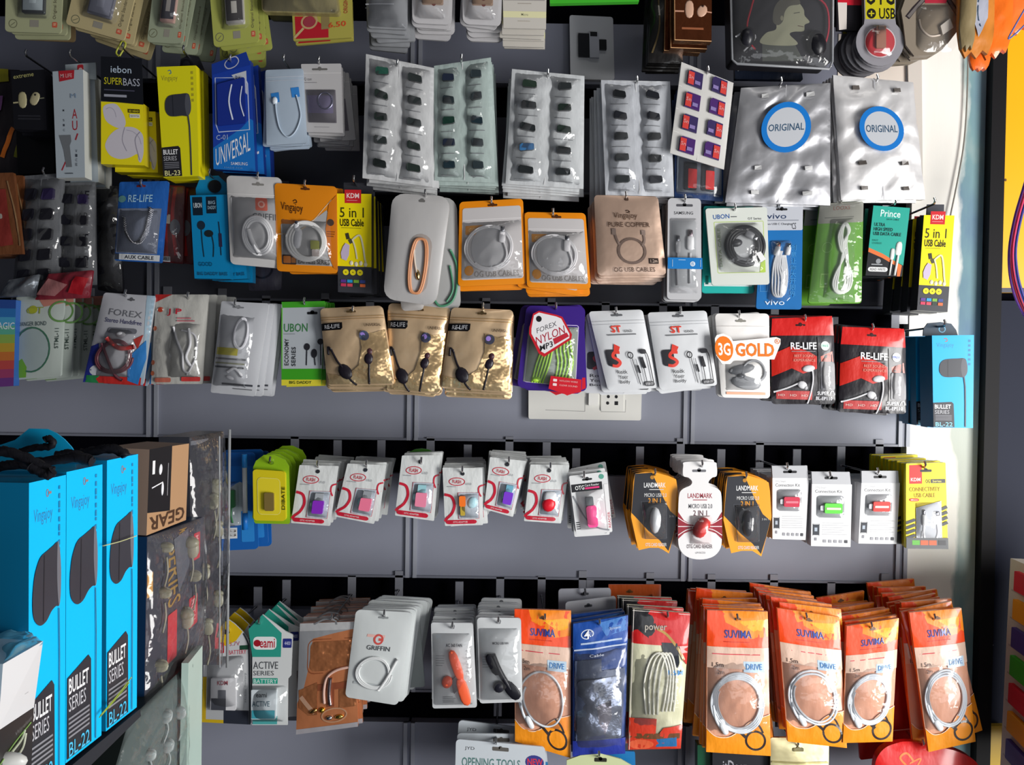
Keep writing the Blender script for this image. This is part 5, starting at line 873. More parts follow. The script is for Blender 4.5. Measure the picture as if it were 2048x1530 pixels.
# ================= row two =================
it, c = pack('earphone_box', 'black earphone box with two cream earbuds at upper left', 'box', (22, 142, 90, 139, 93, 260, 28, 258), -.15, .018, '15151a', r=0, side='202027')
c.T('extreme', 6, 6, 66, 12, 'a8a46a', bold=.01, sk=-4).B(14, 76, 84, 86, 2, '2a2a30'); e = it.part('earbud_print', 'g', 'cream earbuds picture')
e.blob(30, 50, 9, 17, .0015, 'a8a07c', 0, p=.8); e.blob(67, 48, 9, 14, .0015, 'a8a080', 25, p=.8); e.S([(2, 55), (20, 54)], 3, 'a8a07c'); e.S([(78, 48), (96, 47)], 2, '80806a'); e.blob(70, 42, 3, 3, .002, '2a2620')
fin(it, (53, 112), 'black box with cream earbuds', 2, .024, 'black earphone box behind the cream earbud one', dz=-.002)
it, c = pack('earphone_box', 'dark earphone box hanging lower behind the cream earbud box', 'box', (32, 258, 108, 256, 108, 346, 36, 348), -.10, .018, '0f0f12', r=0); fin(it)
it, c = pack('foil_pouch', 'glossy pouch with yellow and red streaks at left edge', 'pack', (-40, 136, 40, 140, 60, 350, -40, 350), -.09, .004, '241c20p', r=2, dk='p', crk=.003, puff=.004, body='pouch'); c.G([(40, 0), (72, 0), (74, 12), (40, 14)], 'a09a1cp').G([(40, 26), (58, 26), (54, 40), (40, 42)], '8a5a90p').S([(78, 56), (62, 72), (50, 84)], 8, 'c86a20').S([(94, 62), (78, 84)], 9, '7a7a1c'); fin(it)
it, c = pack('earphone_box', 'tall pale grey earphone box with red lettering down its front', 'box', (105, 143, 166, 139, 170, 355, 113, 356), -.16, .022, 'a3adb5', r=0, side='c9cbc6')
c.T('A', 60, 36, 78, 45, '9a2a34', bold=.02).T('U', 60, 47, 78, 56, '9a2a34', bold=.02).S([(78, 59), (70, 65)], 3, '9a2a34', sm=False).S([(20, 93), (34, 85)], 2.5, '9a2a34', sm=False).G([(14, 60), (54, 60), (56, 66), (50, 70), (56, 90), (36, 90), (28, 74)], '6a6e72')
for k, ch in enumerate('MUSIC'): c.T(ch, 30, 36+k*4.6, 35, 38+k*4.6, '3a4048') if k != 1 else None
for k, ch in enumerate('VICE'): c.T(ch, 70, 74+k*4.2, 76, 76.6+k*4.2, '3a4048')
c.T('M', 58, 22, 76, 26, '7a90a8', bold=0).S([(32, 96), (60, 96)], 1.5, '3a4048', sm=False)
h = it.part('hang_tab', 'g', 'tab with red sticker'); h.base = -.021; h.raised([(22, 2), (22, -10), (122, -10), (124, 6)], .002, '99a2a8'); h.base = -.0188; h.layer = 0; h.R(62, -9, 82, 3, 'a8242e', 3).R(66, -6, 78, -1, 'c8b0b0', 3); h.base = .0004; h.layer = 0; h.G([(20, 0), (72, 0), (70, 8), (22, 10)], 'a8242e'); h.T('MI LIFE', 26, 3, 64, 6.5, 'd0a8a8')
fin(it, (141, 112), 'tall pale grey box', 2, .034, 'pale grey box behind the tall red lettered one', dx=.004, dz=-.001)
def vbox(q, Y, t, spec, label, side=None): return pack('earphone_box', label, 'box', q, Y, t, spec, r=0, side=side)
it, c = vbox((202, 203, 286, 207, 289, 331, 202, 328), -.158, .022, 'e8d81c', 'yellow earphone box with white earbuds under black header card', 'c8b81a')
c.C([(6, 8), (20, 3), (38, 4), (54, 20), (58, 34), (50, 41), (34, 40), (14, 32), (6, 20)], 'c9c4ce').C([(36, 44), (56, 39), (80, 40), (97, 50), (99, 66), (98, 82), (92, 95), (86, 92), (84, 82), (66, 88), (44, 91), (24, 87), (13, 78), (10, 68), (20, 54)], 'c9c4cc').S([(12, 12), (22, 9), (32, 14), (36, 24)], 1, 'a8a4b0').S([(60, 44), (74, 46), (88, 54), (94, 66)], 1.2, 'a8a4b0').S([(56, 40), (50, 60), (60, 78)], 1.2, '9a96a4').S([(92, 46), (80, 60), (90, 92)], 1.5, '9a96a4').R(64, 10, 92, 16, '3a3414').T('3D HEAD', 66, 11.5, 90, 14.8, 'e8d81c', bold=.02).R(68, 18, 92, 24, 'd9d9d0', 1).T('sports', 70, 19.5, 90, 23, '3a3a3a', bold=0)
h = it.part('header_card', 'g', 'black header card'); h.raised([(0, -72), (100, -72), (101, 2), (0, -1)], .0006, '17191f'); h.layer = 10
h.T('iebon', 24, -58, 74, -47, 'b8c8d8', bold=.01).T('SUPER', 8, -39, 52, -28, 'd0c828', bold=.0).T('BASS', 54, -39, 94, -27, 'b0b4c0', bold=0).B(8, -20, 92, -16, 1, '4a4a5c').R(8, -12, 62, -8, '9a9ca8').O(42, -80, 0.01, 0.01, .1, '17191f')
h.tube([(44, -74), (38, -80), (52, -97), (60, -96), (60, -90), (46, -74)], 1.8, 'a8ac3c'); fin(it, (247, 98), 'yellow and black headed box', 2, .026, 'ochre yellow box behind the white earbud yellow box', dx=.010, dz=-.004)
it, c = vbox((313, 134, 392, 131, 398, 352, 327, 355), -.160, .022, 'ddd619', 'tall yellow earphone box with black bullet earbud', 'e9dc14')
bullet_art(c, it, 'BL-23', '26262a', False, yl=True); h = it.part('hang_tab', 'g', 'black looped tab'); h.base = -.021; h.raised([(46, 2), (50, -10), (70, -14), (96, -12), (110, 0)], .002, '1c1c22'); h.base = -.0185; h.O(66, -5, 10, 9, 3, '0e0e12'); fin(it, (368, 104), 'tall yellow bullet box', 1, .03, 'dark yellow box behind the tall bullet one', dx=.002)
it, c = vbox((424, 146, 501, 121, 511, 343, 427, 338), -.158, .014, '1d3fa0', 'deep blue charger box with clear window and white lettering', '16307e')
c.G([(0, 78), (70, 60), (92, 52), (100, 54), (100, 100), (0, 100)], '1d70c0'); c.S([(8, 6), (84, 14), (90, 20), (90, 62), (14, 62), (8, 54)], 2, 'c8d0e4', True, sm=False).G([(50, 8), (88, 8), (88, 30), (70, 20)][::-1], 'c0c4cc').T('BASS', 60, 12, 84, 17, '2a3a7a', bold=0, sk=5)
c.T('C-01', 8, 65, 36, 70, 'a8b8d8').T('UNIVERSAL', 6, 71, 90, 89, 'e4e8f0', bold=-.004, sk=-16).T('SAMSUNG', 42, 92, 82, 95, 'd0d8ec', bold=.02); c.T('MADE FOR', 26, 97, 70, 98.5, '6aa0d8', bold=0)
h = it.part('hang_tab', 'g'); h.raised([(0, -9), (90, -9), (100, 4), (0, 2)], .0008, '1a3890'); h.layer = 12; h.S([(34, -4), (44, -8), (62, -8), (70, -3), (60, 1), (42, 1)], 2, 'b8b8c4', True)
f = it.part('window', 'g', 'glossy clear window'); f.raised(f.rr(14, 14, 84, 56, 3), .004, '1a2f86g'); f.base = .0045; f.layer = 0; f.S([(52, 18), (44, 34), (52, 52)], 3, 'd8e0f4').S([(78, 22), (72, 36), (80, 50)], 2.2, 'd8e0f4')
fin(it, (461, 122), 'deep blue charger box', 3, .022, 'deep blue box behind the white lettered charger box', dx=.004, dz=-.001)
it, c = pack('cable_pouch', 'clear pouch with thin white cable and blue plugs', 'pack', (531, 140, 606, 137, 614, 286, 533, 291), -.156, .003, 'a9b8c8z', r=4, puff=.003, dk='z', body='pouch'); c.R(0, 10, 100, 11, 'c0c8d4').R(0, 15, 100, 16, 'b8c0cc')
for u_, a_, v_ in ((26, 4, 32), (78, -6, 26)): c.G([(u_-12, v_), (u_+9, v_-1), (u_+11, v_+12), (u_-9, v_+13)][::1], '2f80cc')
d = it.part('cable', 'k', 'thin white cable'); d.tube([(26, 44), (28, 60), (36, 80), (54, 91), (74, 84), (88, 66), (86, 50), (80, 36)], 1.5, 'b4c4d4'); d.blob(24, 42, 6, 8, .003, 'd8e0e8'); fin(it, (568, 122), 'clear pouch with blue plugs', 4, .010, 'clear pouch behind the blue plug cable pouch', dx=-.001)
it, c = pack('cable_box', 'white phone ring card with violet square window', 'box', (602, 128, 682, 127, 686, 266, 613, 264), -.15, .004, 'bab8b9', r=2); slot(c, 46, 8, 30, 4, '6a6866'); c.R(0, 13, 100, 14, 'd0cece').T('IQ case', 4, 20, 24, 25, '7a787c', bold=0).B(4, 27, 46, 29, 1, '8a888c').R(8, 38, 84, 86, '6f6a72', 1).R(9, 46, 76, 72, '7a7292', 2); c.B(24, 92, 64, 93.5, 1, '9a989c')
d = it.part('phone_ring', 'm', 'silver phone ring'); d.tube([(56+20*math.cos(a*.5236)*.95, 54+12*math.sin(a*.5236)) for a in range(12)], 1.6, 'b8b8d4', closed=True, n=3); film(it, 8, 38, 84, 86, .004, 2, .001); fin(it, (638, 126), 'white phone ring card', 7, .012, 'white phone ring card behind the violet window one', dx=.001, dz=-.001, rj=.03)
# silver sheets
def sheet(q, Y, label, desc, hk, n, cdesc, tint, chipc, dx=0, ang=0):
    it, c = pack('adapter_sheet', label, 'sheet', q, Y, .003, tint+'p', r=0, puff=.004, crk=.0022, dk='p', body='sheet')
    c.S([(50, 1), (50, 99)], 1.5, 'd9dadb', sm=False)
    for k in range(5):
        v = 10+k*18.6
        for s_, u in enumerate((25, 73)):
            a = it.part('adapter', 'g', None if k or s_ else None); a.base = .0045; w = random.uniform(8.5, 10); g = random.uniform(-1.5, 1.5)
            a.raised([(u-w, v+.6), (u-w+2.5, v-.8), (u+w-1, v+g), (u+w, v+1+g), (u+w+.6, v+4.6+g), (u+w-2, v+5.6+g), (u-w+1.5, v+5.4), (u-w, v+4.6)], .006, chipc[(k*2+s_) if len(chipc) == 10 else random.randrange(len(chipc))]+'g', '1b1d1fg')
            c.B(u-13, v+11, u+13, v+12.2, 1, '7a7c80')
    c.crk *= 1
    for s_ in (0, 1):
        f = film(it, 5+s_*47, 3, 48+s_*47, 97, .011, 3, .008)
    fin(it, hk, desc, n, .009, cdesc, dx=dx, rj=.02, dz=-.002)
GR = ('2f5f50', '26302c', '2c3232', '1d2322'); BK = ('1e2022', '26282a', '1c1e24', '2a2e30')
sheet((732, 108, 868, 136, 865, 374, 725, 356), -.165, 'silver blister sheet of ten green and black adapters', 'leftmost silver adapter sheet', (795, 132), 4, 'silver adapter sheet behind the leftmost one', 'c9cacb', GR)
sheet((868, 132, 982, 115, 990, 366, 869, 361), -.158, 'pale green tinted blister sheet of ten dark adapters', 'green tinted adapter sheet', (923, 122), 5, 'silver adapter sheet behind the green tinted one', 'a9b8b4', ('1b2c34', '1c3a30', '20283a', '2a3438'), dx=.001)
sheet((1024, 138, 1169, 152, 1167, 378, 1011, 368), -.162, 'silver blister sheet of ten adapters with one blue adapter', 'silver adapter sheet with one blue', (1096, 152), 5, 'silver adapter sheet behind the one blue sheet', 'c6c9cb', ('2a3a30', '24282a', '202426', '1e2a24', '24282a', '24302a', '3a6fa0', '202426', '24282a', '24282a'), dx=-.001)
sheet((1202, 160, 1340, 163, 1348, 393, 1211, 390), -.16, 'silver blister sheet of ten plain black adapters', 'silver sheet of black adapters', (1274, 166), 6, 'silver adapter sheet behind the plain black one', 'bfc2c8', BK, dx=-.002)
it, c = pack('memory_card_sheet', 'tilted white sheet of eight red and purple memory cards', 'sheet', (1363, 124, 1467, 166, 1448, 339, 1340, 306), -.175, .002, 'd2d0cc', r=0, puff=.002, crk=.0006); c.S([(50, 1), (50, 99)], 1.2, 'e8e6e2', sm=False)
for k in range(4):
    c.S([(0, 25*k+.5), (100, 25*k+.5)], 1, 'e8e6e2', sm=False)
    for s_, u in enumerate((14, 60)):
        v = 6+k*24.5-(s_*3); a = it.part('memory_card', 'g', 'red and purple memory card'); a.base = .0025
        a.raised([(u, v+2), (u+4, v-1), (u+28, v-1), (u+28, v+16), (u, v+16)], .003, '3a2f5c' if k % 2 == 0 else '4a2a6a'); a.base = .0057; a.layer = 0
        a.R(u+(1 if s_ == 0 else 16), v+1, u+(12 if s_ == 0 else 27), v+15, 'd0443e'); a.T('Sn', u+(2 if s_ == 0 else 17), v+5, u+(11 if s_ == 0 else 26), v+9, 'e8a0a0', bold=.02); a.R(u+14-(s_*12), v+9, u+24-(s_*12), v+13, '8a7ab0')
fin(it, (1416, 146), 'tilted memory card sheet')
it, c = pack('memory_card_sheet', 'dark blue pouch with red memory cards under the tilted sheet', 'pack', (1352, 180, 1448, 200, 1446, 403, 1349, 396), -.15, .004, '1c3766p', r=2, dk='p', puff=.004, crk=.001, body='pouch'); c.R(4, 60, 96, 94, '6a727ep')
for u_ in (30, 66):
    a = it.part('memory_card', 'g', 'red memory card'); a.base = .004; a.raised(a.rr(u_-12, 66, u_+14, 92, 3), .002, '2a2c34'); a.base = .0062; a.raised(a.rr(u_-4, 72, u_+14, 90, 2), .001, 'c83030')
film(it, 3, 56, 97, 96, .008, 4, .003); fin(it, None, None, 2, .014, 'dark blue pouch behind the red card pouch', dz=-.002)
def orig(q, Y, label, desc, hk, n, cdesc, col, cu, cv, ro, ri, mk):
    it, c = pack('adapter_sheet', label, 'sheet', q, Y, .004, col+'s', r=0, puff=.006, crk=.0045, dk='s', body='sheet')
    c.S([(50, 0), (50, 100)], 2, 'd8d8dcs', sm=False)
    st = it.part('ring_sticker', 'g', 'blue ring sticker'); st.base = .0125; st.flat = True
    st.E(cu, cv, ri+2, ri+2, 'b9bcc2g', 32); st.O(cu, cv, (ro+ri)/2, (ro+ri)/2, ro-ri, '1470c0g', 36); st.T('ORIGINAL', cu-ri*.92*100/it.Wp, cv-3, cu+ri*.92*100/it.Wp, cv+3, '34506a', bold=.03, sk=-1)
    for k in range(5):
        for u in (26, 76):
            if k in (1, 2) : continue
            a = it.part('adapter', 'g', 'tiny adapter under foil'); a.base = .008; v = 8+k*20.5; w = random.uniform(3, 4.5); a.raised([(u-w, v), (u+w, v-.6), (u+w+.5, v+2.6), (u-w+.5, v+3)], .003, mk+'g')
    fin(it, hk, desc, n, .012, cdesc, dx=-.001, rj=.02)
orig((1482, 176, 1661, 166, 1660, 411, 1450, 405), -.165, 'dull silver foil sheet with blue ring, left of the two', 'left blue ring foil sheet', (1562, 168), 4, 'silver foil sheet behind the left ring one', 'a8a8ac', 51, 37, 50, 39, 'b8b8b8')
orig((1666, 150, 1826, 165, 1850, 399, 1682, 400), -.170, 'bright silver foil sheet with blue ring beside white pier', 'right blue ring foil sheet', (1754, 162), 3, 'silver foil sheet behind the right ring one', 'f2f0f0', 51, 43, 44, 34, '5a5450')
# ================= row one (top) =================
def batt(q, Y, tint, label, desc, n, cdesc, bat, dx, dz, txt='b05040'):
    it, c = pack('battery_card', label, 'card', q, Y, .003, tint, r=7); c.O(14, 88, 8, 8, 1.6, '6f7058').S([(10, 91), (18, 86)], 1.2, '6f7058', sm=False); c.R(44, 82, 60, 92, '8f8b80'); c.R(84, 84, 93, 92, 'c86048', 2).B(86, 86, 91, 90, 2, 'e0c8a0')
    for k in range(1): c.T('Original Standard', 85, 34, 92, 80, '6a6450', 90, bold=0)
    b = it.part('battery', 'g', 'phone battery'); b.raised(b.rr(33, 24, 72, 74, 3), .006, bat[0]); b.base = .0065; b.layer = 0; b.R(35, 26, 70, 70, bat[1]).R(46, 44, 58, 60, bat[2]); film(it, 22, 12, 82, 80, .012, 8, .001)
    it.build()
    if n: it.stack(n, .012, cdesc, cdesc+' group', dx, dz, .002, .035)
batt((12, -75, 127, -72, 122, 67, 10, 63), -.165, 'a9ac88', 'olive battery card with silver window at top left corner', '', 2, 'olive battery card behind the top left one', ('2a3038', 'b8c4c8', 'd8e4e8'), -.002, -.001)
it, c = pack('battery_card', 'tan battery card bottom showing between the first two cards', 'card', (30, -60, 150, -60, 150, 84, 30, 78), -.12, .003, '8f7a58', r=7); fin(it)
batt((160, -72, 278, -40, 248, 82, 131, 48), -.168, 'b8aa80', 'tilted tan battery card, second from top left', '', 4, 'tan battery card behind the tilted second one', ('6a6c7c', '8a8c9c', '9a9cac'), .007, -.003)
batt((312, -70, 385, -60, 365, 88, 294, 84), -.166, '98a088', 'grey green battery card with dark red battery', '', 4, 'brownish battery card behind the grey green one', ('c09a90', '32303a', '98928e'), .008, -.002)
batt((416, -58, 512, -62, 518, 84, 428, 94), -.168, 'a9ae58', 'yellow green battery card with small dark battery', '', 4, 'yellow green battery card behind the small dark battery', ('b8b4b0', '3c3838', 'c8c4bc'), .0006, -.0045)
it, c = pack('battery_card', 'yellow card with red picture, magnifier and pink ring', 'card', (584, 22, 704, -6, 704, 75, 587, 82), -.166, .004, 'a8a04c', r=2); c.G([(4, 20), (30, 30), (60, 70), (60, 96), (4, 94)], 'b0202c').R(48, 26, 62, 72, '8a7a50').O(28, 44, 15, 14, 4, 'b89a70').E(28, 44, 12, 11, '9a3a48').S([(18, 62), (2, 90)], 5, 'c0a878').T('6.50', 60, 56, 90, 70, 'c84a28', bold=.04); c.T('ORIGINAL', 86, -10, 93, 38, 'a84a38', 90, bold=.02)
fin(it, None, None, 1, .02, 'yellow card behind the red picture card')
it, c = pack('blister_card', 'clear olive tinted blister above the red picture card', 'pack', (520, -60, 668, -60, 680, 28, 524, 24), -.178, .012, '8a8055p', r=8, dk='p', puff=.005, crk=.002); film(it, 2, 2, 98, 98, .01, 6, .004); fin(it)
it, c = pack('blister_card', 'dark olive foil bag bottom behind the clear olive blister', 'pack', (528, -40, 660, -40, 640, 44, 540, 40), -.12, .006, '5a5638p', r=8, dk='p', puff=.004, crk=.003, body='pouch'); fin(it)
it, c = pack('cable_pouch', 'crinkled clear bag stack right of the red picture card', 'pack', (728, -70, 816, -70, 815, 60, 736, 56), -.16, .004, '8c8e92z', r=6, dk='z', puff=.004, crk=.002, body='pouch'); c.R(-2, 62, 68, 64, 'c0c2c8'); film(it, 2, 2, 98, 98, .008, 6, .005); fin(it, None, None, 5, .009, 'crinkled clear bag behind the first clear bag', dz=-.003, rj=.05)
for k, (q, lb, cd_) in enumerate((((823, -70, 907, -70, 903, 50, 825, 46), 'white blister tray with brown centre, left of pair', 'clear pouch behind the left brown centred tray'), ((923, -70, 1006, -70, 1002, 52, 926, 48), 'white blister tray with brown centre, right of pair', 'clear pouch behind the right brown centred tray'))):
    it, c = pack('blister_card', lb, 'pack', q, -.165, .004, 'c6c4c6z', r=12, dk='z', body='tray'); c.R(24, 20, 78, 68, 'a08878', 3); c.E(54, 66, 4, 4, '6a2a20'); b = it.part('adapter', 'g', 'brown adapter'); b.raised(b.rr(26, 30, 76, 66, 3), .004, '8f745e'); b.base = .0045; b.layer = 0; b.E(54, 58, 4, 4, '5a1c18')
    film(it, 8, 10, 92, 92, .013, 10, .001); fin(it, None, None, 4, .012, cd_, dz=-.001, rj=.03)
it, c = pack('battery_card', 'white card with pale yellow printed band at top centre', 'card', (1004, -70, 1094, -70, 1092, 58, 1007, 56), -.165, .003, 'c9c4bc', r=1); c.R(2, 40, 96, 56, '9c9494').B(34, 60, 70, 63, 1, 'a8a096').R(0, 73, 100, 83, 'e0dcb0').T('Micro', 42, 76, 58, 80, '8a8a70', bold=.01).B(34, 88, 70, 90, 1, 'b0a89c'); fin(it, None, None, 5, .012, 'white card behind the pale yellow banded one', dz=-.0018, rj=.02)
it, c = pack('cable_box', 'bright green box edge at top of the frame', 'box', (1098, -70, 1284, -70, 1278, 3, 1100, 7), -.16, .01, '3fb02c', r=1); fin(it)
it, c = pack('earphone_box', 'copper brown box with pale earbuds and gold edges', 'box', (1348, -70, 1424, -70, 1423, 84, 1349, 81), -.172, .014, '7a4226f', r=0, side='b08060f'); c.S([(0, 99), (100, 99)], 1.5, 'e0b080', sm=False).S([(1, 0), (1, 99)], 1, 'd0a070', sm=False).B(20, 82, 84, 88, 1, '94583a')
e = it.part('earbud_print', 'g', 'pale earbuds picture'); e.blob(40, 58, 9, 18, .0015, 'c8a088', 0, p=.8); e.blob(74, 60, 10, 13, .0015, 'c8a088', 30); e.S([(2, 61), (26, 61)], 3, 'c09078').S([(86, 61), (100, 62)], 2.5, 'c09078').blob(76, 54, 3, 3, .002, '3a2018')
fin(it, None, None, 2, .02, 'copper brown box behind the pale earbud one', dz=-.001, dx=-.002)
it, c = pack('cable_box', 'dark glossy packs hanging left behind the copper box', 'pack', (1304, -60, 1352, -60, 1366, 128, 1296, 126), -.12, .006, '1f1d1cp', r=2, dk='p', puff=.004, crk=.003, body='pouch'); c.S([(20, 10), (30, 60), (10, 90)], 3, '6a5a3a'); fin(it, None, None, 4, .012, 'dark glossy pack behind the leftmost dark one', dx=-.0004)
it = Item('earphone_case', 'large clear case with neckband headset and grey portrait insert', 'case', (1462, -80, 1664, -80, 1662, 128, 1466, 120), -.18)
c = it.part('backing_card', 'g'); c.body(.045, '26252a', r=8); c.G([(30, 100), (30, 78), (46, 72), (62, 80), (72, 98)], '4a4d48').C([(28, 82), (34, 72), (44, 68), (44, 58), (47, 47), (56, 40), (66, 41), (72, 48), (73, 54), (78, 60), (73, 63), (72, 69), (62, 70), (58, 73), (66, 82), (48, 84)], '8c8c76').C([(41, 60), (43, 46), (52, 37), (66, 38), (68, 43), (58, 45), (53, 51), (51, 60), (46, 64)], '504e46').S([(62, 52), (68, 51)], 1.5, '504e46').S([(66, 64), (72, 65)], 1.5, '5a4a40').E(50, 57, 3, 5, '7c7a66')
d = it.part('headset_cable', 'k', 'red headset cable'); d.base = .004; d.tube([(24, 30), (18, 50), (14, 66), (16, 82), (22, 90)], 2, 'c02034'); d.tube([(70, 30), (92, 44), (96, 66), (92, 84)], 2.2, 'a02438'); d = it.part('ear_cup', 'g'); d.base = .004; d.blob(84, 82, 20, 27, .010, '17171c', -10); d = it.part('ear_cup', 'g'); d.base = .004; d.blob(14, 78, 16, 22, .010, '24242a', 10); d.tube([(2, 78), (14, 72), (22, 78), (10, 92)], 2, 'c8c8cc')
f = film(it, -2, 2, 102, 104, .016, 10, .001); d2 = it.part('case_rim', 'g', 'clear rim'); d2.tube([(-1, 40), (-1, 100), (4, 104), (98, 105), (101, 98), (101, 30)], 2.6, '86888c', sm=False); it.build()
for k, (q, lb) in enumerate((((1470, 118, 1600, 118, 1606, 160, 1470, 158), 'dark packet with white marks just under the large clear case'),)):
    it, c = pack('cable_box', lb, 'pack', q, -.10, .01, '1c2436p', r=2, dk='p', crk=.002); c.S([(4, 60), (24, 20)], 2, 'a8acb4', sm=False).E(72, 46, 5, 5, '5a6a80'); fin(it)
it, c = pack('cable_box', 'red and white striped black pack at top right', 'pack', (1670, -60, 1732, -60, 1727, 62, 1674, 60), -.15, .006, '17151a', r=1); c.R(6, 40, 100, 58, 'c81c30').G([(6, 54), (38, 54), (36, 98), (8, 100)], 'd8cfc8'); c.layer += 4; c.T('USB', 12, 20, 60, 36, 'c8c0c0'); fin(it)
it = Item('card_reader_pack', 'yellow and black lettered card with round red medallion base', 'pack', (1712, -70, 1808, -70, 1808, 130, 1712, 130), -.165)
c = it.part('card', 'g'); c.body(.003, '8c8a90', shape=[(16, 0), (84, 0), (82, 54)]+[(50+50*math.cos(a), 77+24*math.sin(a)) for a in [math.radians(-48+i*12) for i in range(24)]]+[(18, 54)])
c.G([(18, 2), (82, 2), (80, 54), (20, 54)], 'c0b41c'); c.T('OTG', 20, 20, 80, 40, '1c1a14', bold=.05).T('USB', 48, 43, 82, 54, '1c1a14', bold=.04).E(32, 48.5, 9, 10, '1c1a14').S([(26, 48.5), (38, 48.5)], 2.5, 'c0b41c', sm=False).S([(32, 45.8), (32, 51.4)], 2.5, 'c0b41c', sm=False)
c.E(50, 77, 31, 31, 'cfc4c8', 32).E(50, 77, 29, 29, 'b82c34', 32); d = it.part('usb_drive', 'g', 'brown drive'); d.raised(d.rr(40, 62, 60, 84, 2), .005, '9a6a58'); d.base = .0055; d.R(44, 62, 56, 66, '7a6a64'); d.S([(34, 88), (66, 90)], 2, 'd8a8a8', sm=False); film(it, 18, 60, 82, 94, .012, 28, .0005)
fin(it, None, None, 6, .011, 'grey round based card behind the medallion card', dx=-.001, rj=.015)
it = Item('cable_box', 'six sided kraft pack with window showing white cable', 'pack', (1800, -70, 1918, -70, 1918, 112, 1800, 112), -.17)
c = it.part('card', 'g'); c.body(.004, '857a6c', shape=[(18, 20), (80, 20), (99, 42), (106, 58), (98, 72), (74, 92), (54, 99), (24, 100), (10, 88), (6, 66), (2, 50)]); c.S([(12, 58), (24, 48), (42, 36)], 10, '2a2226', sm=False).S([(14, 57), (40, 37.5)], 6, '6a6462', sm=False).S([(80, 36), (104, 60)], 10, '2a2226', sm=False).S([(82, 38), (102, 58)], 5, '4a4446', sm=False).G([(42, 36), (80, 36), (78, 42), (42, 42)], 'a8283a')
c.G([(42, 43), (78, 43), (96, 62), (84, 74), (60, 78), (40, 74), (28, 60)], '8a7c6a'); d = it.part('cable', 'k', 'white cable in window'); d.tube([(32, 60), (36, 70), (50, 78), (68, 77)], 2, 'd8c8b8'); d.raised([(66, 68), (82, 60), (88, 70), (70, 78)], .005, 'cfc6bc'); film(it, 28, 44, 96, 96, .008, 20, .001)
fin(it, None, None, 6, .010, 'kraft six sided pack behind the white cable one', dx=-.002, dz=.0004)
for k, (q, cc, Y, lb) in enumerate((((1915, -80, 1990, -80, 1988, 118, 1916, 116), 'c87a2c', -.185, 'ochre orange pouch with silver leaf print at top right'), ((1950, -80, 2030, -80, 2022, 112, 1960, 122), 'f07018', -.165, 'bright orange pouch right behind the silver leaf one'), ((1936, 60, 1990, 60, 1976, 146, 1940, 140), 'f06a1c', -.14, 'torn orange pouch tip hanging lowest at top right'), ((1990, -80, 2100, -80, 2060, 60, 2008, 80), 'f8742a', -.15, 'orange pouch at the very top right corner'), ((1925, -60, 1960, -60, 1946, 110, 1918, 96), '8a7a58', -.19, 'olive clear pouch edge left of the silver leaf pouch'))):
    it, c = pack('cable_pouch', lb, 'pack', q, Y, .004, cc+'p', dk='p', puff=.005, crk=.003, body='pouch', shape=[(0, 0), (100, 0), (100, 70), (92, 84), (80, 96), (66, 92), (50, 100), (34, 94), (20, 100), (6, 90), (0, 74)])
    if k == 0: c.G([(40, 30), (74, 30), (76, 60), (50, 80), (40, 66)], 'a8aab8').S([(52, 34), (46, 54), (56, 70)], 3, '3a4a5c').G([(10, 0), (30, 0), (24, 90), (10, 86)], '8a8478p')
    fin(it)
